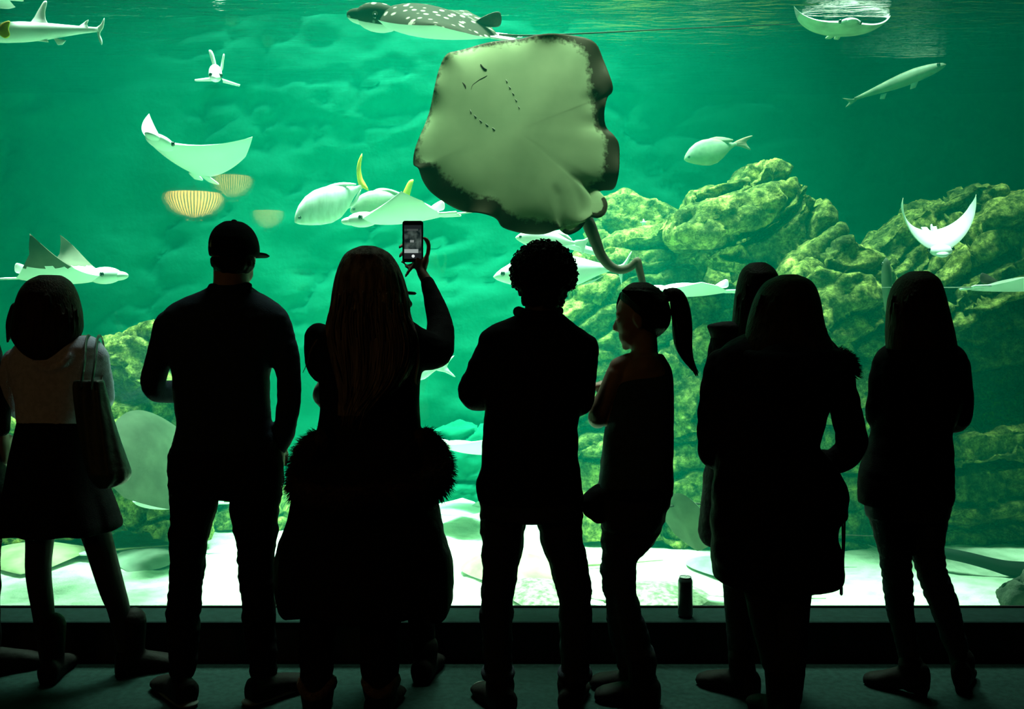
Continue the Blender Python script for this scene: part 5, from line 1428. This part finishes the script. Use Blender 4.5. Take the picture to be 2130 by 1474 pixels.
def puff(V, ys, an):
    k = 0.007 * np.abs(np.sin(ys * PI / 62.0))[:, None]
    V[:, :, 1] += k * np.sin(an)[None, :]; V[:, :, 0] += k * 0.6 * np.cos(an)[None, :]
    return V
def puffed(a):
    out = []
    pts, rad = resample([(x, y, e) for x, y, e, r in a], [r for *_, r in a], 8)
    s = np.concatenate([[0], np.cumsum(np.linalg.norm(np.diff(pts[:, :2], axis=0), axis=1))])
    return tube([P(q[0], q[1], d + q[2]) for q in pts], [(r + 2.6 * abs(math.sin(u * PI / 42)) - 1) * d / F for r, u in zip(rad, s)], 18, 1.0, True, 1)
sculpt('coat', root, [slab(T7, d, [(690, .08), (730, .12), (930, .13), (1080, .14), (1214, .145)], -0.02, n=56, post=puff), puffed(armL[:6]), puffed(armR[:6])], m_coat, 0.0075, 2, 0.004, (8, 8, 12), 41)
hr = [(1556, 738, -.12, 12), (1590, 752, -.18, 22), (1640, 760, -.21, 28), (1700, 752, -.19, 26), (1740, 748, -.10, 24), (1752, 762, -.02, 23)]
sculpt('hood', root, [limb(hr, d), ell(P(1640, 770, d - .16), (.13, .06, .10))], m_coat, 0.008, 2)
fur(root, [(1738, 748, -.04, 24), (1754, 758, -.02, 24), (1762, 775, -.02, 18)] , d, 3000, 0.028, seed=8, r0=0.002)
for dx, e in ((0, -.02), (5, .0)):
    mk('drawstring', *tube([P(1752 + dx, 1080, d - .02 + e), P(1753 + dx * .6, 1130, d - .03 + e), P(1752 + dx * .2, 1180, d - .03 + e), P(1750, 1236 - dx * 3, d - .03 + e)], [.0036] * 4, 6), m_black_c, root)
mk('toggle', *tube([P(1750, 1222, d - .03), P(1750, 1234, d - .03)], [.006, .006], 8), m_black_c, root)
sculpt('jeans', root, [limb(lL, d), limb(lR, d)], m_denim, 0.008, 2, 0.004)
for px, so, an in ((1624, 1514, 15), (1643, 1518, -12)):
    sp, q = shoe_parts(px, so, an, 0.26, 0.045, 0.2)
    sculpt('boot', root, sp, m_boot, 0.006, 2)
H7 = [(571, 1626, 1656), (577, 1606, 1676), (588, 1590, 1690), (605, 1578, 1698), (630, 1567, 1705), (660, 1558, 1710), (690, 1552, 1717), (710, 1552, 1730), (730, 1560, 1736), (760, 1580, 1732), (790, 1600, 1716)]
hp = [slab(H7, d, [(571, .05), (585, .09), (620, .12), (690, .115), (740, .08), (790, .03)], [(571, 0), (640, -.015), (690, -.05), (740, -.12), (790, -.18)], ex=2.1)]
for i in range(20):
    x = 1682 + i * 1.7; pts = []
    for k in range(7):
        y = 676 + k * 12 + i * .4
        pts.append((x + 5 * math.sin(k * 1.5 + i * .7) + k * 1.4 - (5 if k > 5 else 0), y, -.04 - .004 * i + .01 * k * (i % 3), 3.2 if k < 5 else 1.8))
    hp.append(limb(pts, d, n=6))
sculpt('hair', root, hp + strands(H7, d, 26, 740, 800, .12, 5, 2.6, 44), m_haird, 0.0055, 1)

# ============ 8. rightmost woman
root, d = person('slim woman with straight dark hair and wrinkled skinny jeans, rightmost of the row', 1920, 1445)
hd, M = head_parts(P(1910, 632, d), 0.225, 4, 0)
T8 = [(710, 1862, 1976), (722, 1838, 1994), (736, 1824, 2006), (760, 1818, 2012), (800, 1818, 2010), (850, 1817, 1996), (900, 1816, 1976), (940, 1801, 1978), (980, 1792, 1979), (1010, 1788, 1978), (1040, 1787, 1977), (1047, 1789, 1976)]
armL = [(1838, 756, 0, 25), (1829, 810, .0, 22), (1821, 868, .02, 20), (1850, 884, .14, 17), (1895, 868, .26, 13)]
armR = [(1992, 758, 0, 25), (2001, 815, .0, 23), (1996, 872, .02, 22), (1970, 884, .12, 17), (1930, 868, .26, 13)]
fL, fR = (1900, 1448), (2008, 1438)
lL = leg_path([(1838, 1030, 44), (1852, 1090, 38), (1862, 1150, 33), (1866, 1196, 31), (1872, 1262, 28), (1884, 1330, 23), (1897, 1390, 20)], d, fL)
lR = leg_path([(1930, 1030, 46), (1930, 1090, 38), (1929, 1140, 34), (1939, 1192, 30), (1961, 1250, 30), (1985, 1330, 24), (2003, 1386, 20)], d, fR)
HP8 = [(1020, 1795, 1976), (1050, 1800, 1973), (1075, 1806, 1968)]
body = hd + [limb([(1910, 660, 0, 28), (1912, 705, 0, 29), (1914, 730, 0, 40)], d), slab(T8, d, [(710, .05), (740, .08), (1047, .09)], shrink=6), slab(HP8, d, .1, shrink=5)]
body += [limb(a, d, .8) for a in (armL, armR)] + [limb(a, d, .88) for a in (lL, lR)] + hand_parts(P(1895, 868, d + .26), (1, .2, 0), (0, -1, 0), .17, .5, .1, 1) + hand_parts(P(1930, 868, d + .27), (-1, .2, 0), (0, -1, 0), .17, .5, .1, -1)
sculpt('body', root, body, m_skin, 0.008); eyes(root, M, 0.225)
sculpt('jumper', root, [slab(T8, d, [(710, .07), (740, .105), (900, .105), (1000, .13), (1047, .125)]), limb(armL, d, t1=4), limb(armR, d, t1=4)], m_black_c, 0.0075, 2, 0.004, (7, 7, 14), 51)
def wrinkled(a):
    pts, rad = resample([(x, y, e) for x, y, e, r in a], [r for *_, r in a], 10)
    return tube([P(q[0], q[1], d + q[2]) for q in pts], [(r + (2.2 * math.sin(q[1] * .37) + 1.0 * math.sin(q[1] * .71 + 1)) * math.exp(-((q[1] - 1205) / 48) ** 2)) * (d + q[2]) / F for q, r in zip(pts, rad)], 18, 1.0, True, 1)
sculpt('skinny_jeans', root, [slab(HP8, d, .115), wrinkled(lL), wrinkled(lR)], m_denim, 0.006, 1, 0.003, (9, 9, 30), 52)
for px, so, an in ((1900, 1450, 48), (2008, 1440, -30)):
    sp, q = shoe_parts(px, so, an, 0.25, 0.042, 0.12, 0.03)
    sculpt('ankle_boot', root, sp, m_boot, 0.006, 2)
H8 = [(564, 1896, 1926), (569, 1884, 1938), (580, 1870, 1949), (598, 1858, 1957), (625, 1850, 1964), (655, 1846, 1973), (685, 1844, 1981), (712, 1843, 1988), (726, 1845, 1990)]
sculpt('hair', root, [slab(H8, d, [(564, .05), (580, .095), (620, .115), (690, .1), (726, .075)], [(564, 0), (640, -.02), (690, -.045), (726, -.06)], ex=2.1)] + strands(H8, d, 34, 715, 745, .115, 2, 2.4, 55), m_haird, 0.0055, 1)

# ============ 9. person cut off by the left frame edge
root, d = person('person mostly cut off by the left frame edge, dark sleeve and hand showing', -55, 1410)
hd, M = head_parts(P(-78, 632, d), 0.225, 0, 0)
T9 = [(698, -130, -20), (720, -150, -6), (760, -152, -4), (850, -142, -12), (930, -140, -4), (1000, -142, 2), (1080, -140, 3), (1110, -138, 2)]
armR = [(-20, 752, 0, 24), (-6, 805, .0, 22), (1, 850, .01, 20), (4, 890, .02, 17), (6, 905, .03, 13)]
armL = [(-136, 752, 0, 24), (-150, 810, .0, 21), (-150, 870, .03, 18), (-140, 920, .06, 14)]
fL, fR = (-110, 1412), (-2, 1400)
lL = leg_path([(-105, 1020, 46), (-108, 1200, 32), (-110, 1380, 20)], d, fL)
lR = leg_path([(-40, 1020, 46), (-34, 1200, 32), (-20, 1380, 20)], d, fR)
body = hd + [limb([(-78, 660, 0, 28), (-78, 705, 0, 29), (-78, 730, 0, 45)], d), slab(T9, d, .1, shrink=8, y1=1060)]
body += [limb(a, d, .8) for a in (armL, armR)] + [limb(a, d, .88) for a in (lL, lR)]
body += hand_parts(P(6, 905, d + .03), (0.05, .25, -1), (-1, 0.2, 0), .18, .45, .1, 1) + hand_parts(P(-140, 922, d + .06), (0.05, .25, -1), (1, 0.2, 0), .18, .4, .1, -1)
sculpt('body', root, body, m_skin, 0.007); eyes(root, M, 0.225)
sculpt('coat', root, [slab(T9, d, [(698, .08), (740, .12), (1110, .15)]), limb(armL, d), limb(armR, d, t1=4)], m_coat, 0.008, 2, 0.004)
sculpt('trousers', root, [limb(lL, d), limb(lR, d)], m_black_c, 0.008, 2, 0.004)
for px, so, an in ((-108, 1414, 10), (-4, 1404, -55)):
    sp, q = shoe_parts(px, so, an, 0.26, 0.046)
    sculpt('shoe', root, sp, m_boot, 0.006, 2)
H9 = [(572, -92, -62), (590, -114, -40), (620, -122, -34), (660, -124, -32), (700, -118, -40), (720, -100, -60)]
sculpt('hair', root, [slab(H9, d, [(572, .05), (600, .11), (680, .11), (720, .06)], ex=2.1)], m_haird, 0.007, 2)

# ------------------------------------------------------------------ drink can on the sill
m_can = mat('can_metal', (0.03, 0.05, 0.05), (0.015, 0.02, 0.02), 20, 0.35, spec=0.6)
m_lid = mat('can_lid', (0.5, 0.52, 0.5), (0.4, 0.42, 0.4), 30, 0.3, spec=0.6)
cd = DW + 0.055
cc = P(1425.5, 1287, cd); cc[2] = SILL
can = thing('drink_can', cc, 'tall drink can standing alone on the window sill', 'can')
k = cd / F
prof = [(0.60, 0), (0.80, 1), (0.97, 4), (1, 6), (1, 73), (0.97, 76), (0.84, 80), (0.80, 81.5), (0.82, 83), (0.78, 83)]
n = 28
V = [(cc[0] + r * 15.2 * k * math.cos(2 * PI * j / n), cc[1] + r * 15.2 * k * math.sin(2 * PI * j / n), cc[2] + h * k) for r, h in prof for j in range(n)]
Fc = [[i * n + j, i * n + (j + 1) % n, (i + 1) * n + (j + 1) % n, (i + 1) * n + j] for i in range(len(prof) - 1) for j in range(n)] + [list(range(n))[::-1]]
mk('can_body', V, Fc, m_can, can)
lidc = cc + np.array((0, 0, 82 * k))
V, Fc = ell(lidc, (12 * k, 12 * k, .0012), None, 20, 6)
ld = mk('lid', V, Fc, m_lid, can)
mk('pull_tab', *tube([lidc + np.array((0, 0.0, .002)), lidc + np.array((.006, .012, .003))], [.004, .004], 8, 0.3), m_lid, ld)

# ------------------------------------------------------------------ ribbed pendant lamps behind the visitors (their mirror images show in the glass)
m_shade = bpy.data.materials.new('glowing_shade'); m_shade.use_nodes = True
nt = m_shade.node_tree; b = nt.nodes['Principled BSDF']; b.inputs['Base Color'].default_value = (.5, .4, .2, 1)
b.inputs['Emission Color'].default_value = (1.0, 0.58, 0.15, 1); b.inputs['Emission Strength'].default_value = 24.0
m_rib = mat('shade_rib', (0.20, 0.13, 0.05), (0.15, 0.10, 0.04), 20, 0.7)
m_brass = mat('brass', (0.45, 0.30, 0.10), (0.35, 0.24, 0.08), 20, 0.35, spec=0.6)
def pendant(px, py, wpx, hpx, v, label, strength):
    y = 2 * DG - v
    x, z = (px - CX) * v / F, CH - (py - HZ) * v / F
    rw, h = wpx / 2 * v / F, hpx * v / F
    root = thing('pendant_lamp', (x, y, z), label, 'lamp', 'ribbed pendant lamps')
    m = m_shade if strength == 1 else m_shade.copy()
    m.node_tree.nodes['Principled BSDF'].inputs['Emission Strength'].default_value = 24.0 * strength
    prof = [(0.28, 0), (0.48, .06), (0.67, .18), (0.84, .40), (0.95, .64), (1.0, .82), (0.97, .94), (0.85, 1.0)]
    n = 120
    V, mi = [], []
    for r, hh in prof:
        for j in range(n):
            a = 2 * PI * j / n
            V.append((x + rw * r * math.cos(a) * (1 - .02 * (j % 2)), y + rw * r * math.sin(a) * (1 - .02 * (j % 2)), z - h / 2 + hh * h))
    Fc = [[i * n + j, i * n + (j + 1) % n, (i + 1) * n + (j + 1) % n, (i + 1) * n + j] for i in range(len(prof) - 1) for j in range(n)] + [list(range(n))[::-1]]
    mk('shade', V, Fc, m, root)
    rb = []
    for j in range(0, n, 2):
        a = 2 * PI * j / n
        rb.append(tube([(x + rw * r * 1.01 * math.cos(a), y + rw * r * 1.01 * math.sin(a), z - h / 2 + hh * h) for r, hh in prof[0:7]], [.004 + rw * .0072] * 7, 6, k=1))
    q = mk('shade_rib', *join(rb), m_rib, root); q['kind'] = 'stuff'
    mk('stem', *tube([(x, y, z + h / 2 - .05), (x, y, 4.58)], [.006, .006], 8, k=1), m_black, root)
    mk('finial', *ell((x, y, z - h / 2), (rw * .20, rw * .20, .02)), m_brass, root)
    mk('ceiling_rose', *tube([(x, y, 4.55), (x, y, 4.6)], [.07, .07], 16, k=1), m_brass, root)
pendant(404, 430, 128, 54, 9.0, 'brightest ribbed pendant lamp, mirrored in the glass below the raised white ray', 1.0)
pendant(483, 392, 92, 48, 10.2, 'dimmer ribbed pendant lamp, mirrored in the glass up and right of the brightest one', 0.42)
pendant(558, 460, 72, 40, 11.0, 'dimmest ribbed pendant lamp, mirrored in the glass beside the man\'s cap', 0.3)
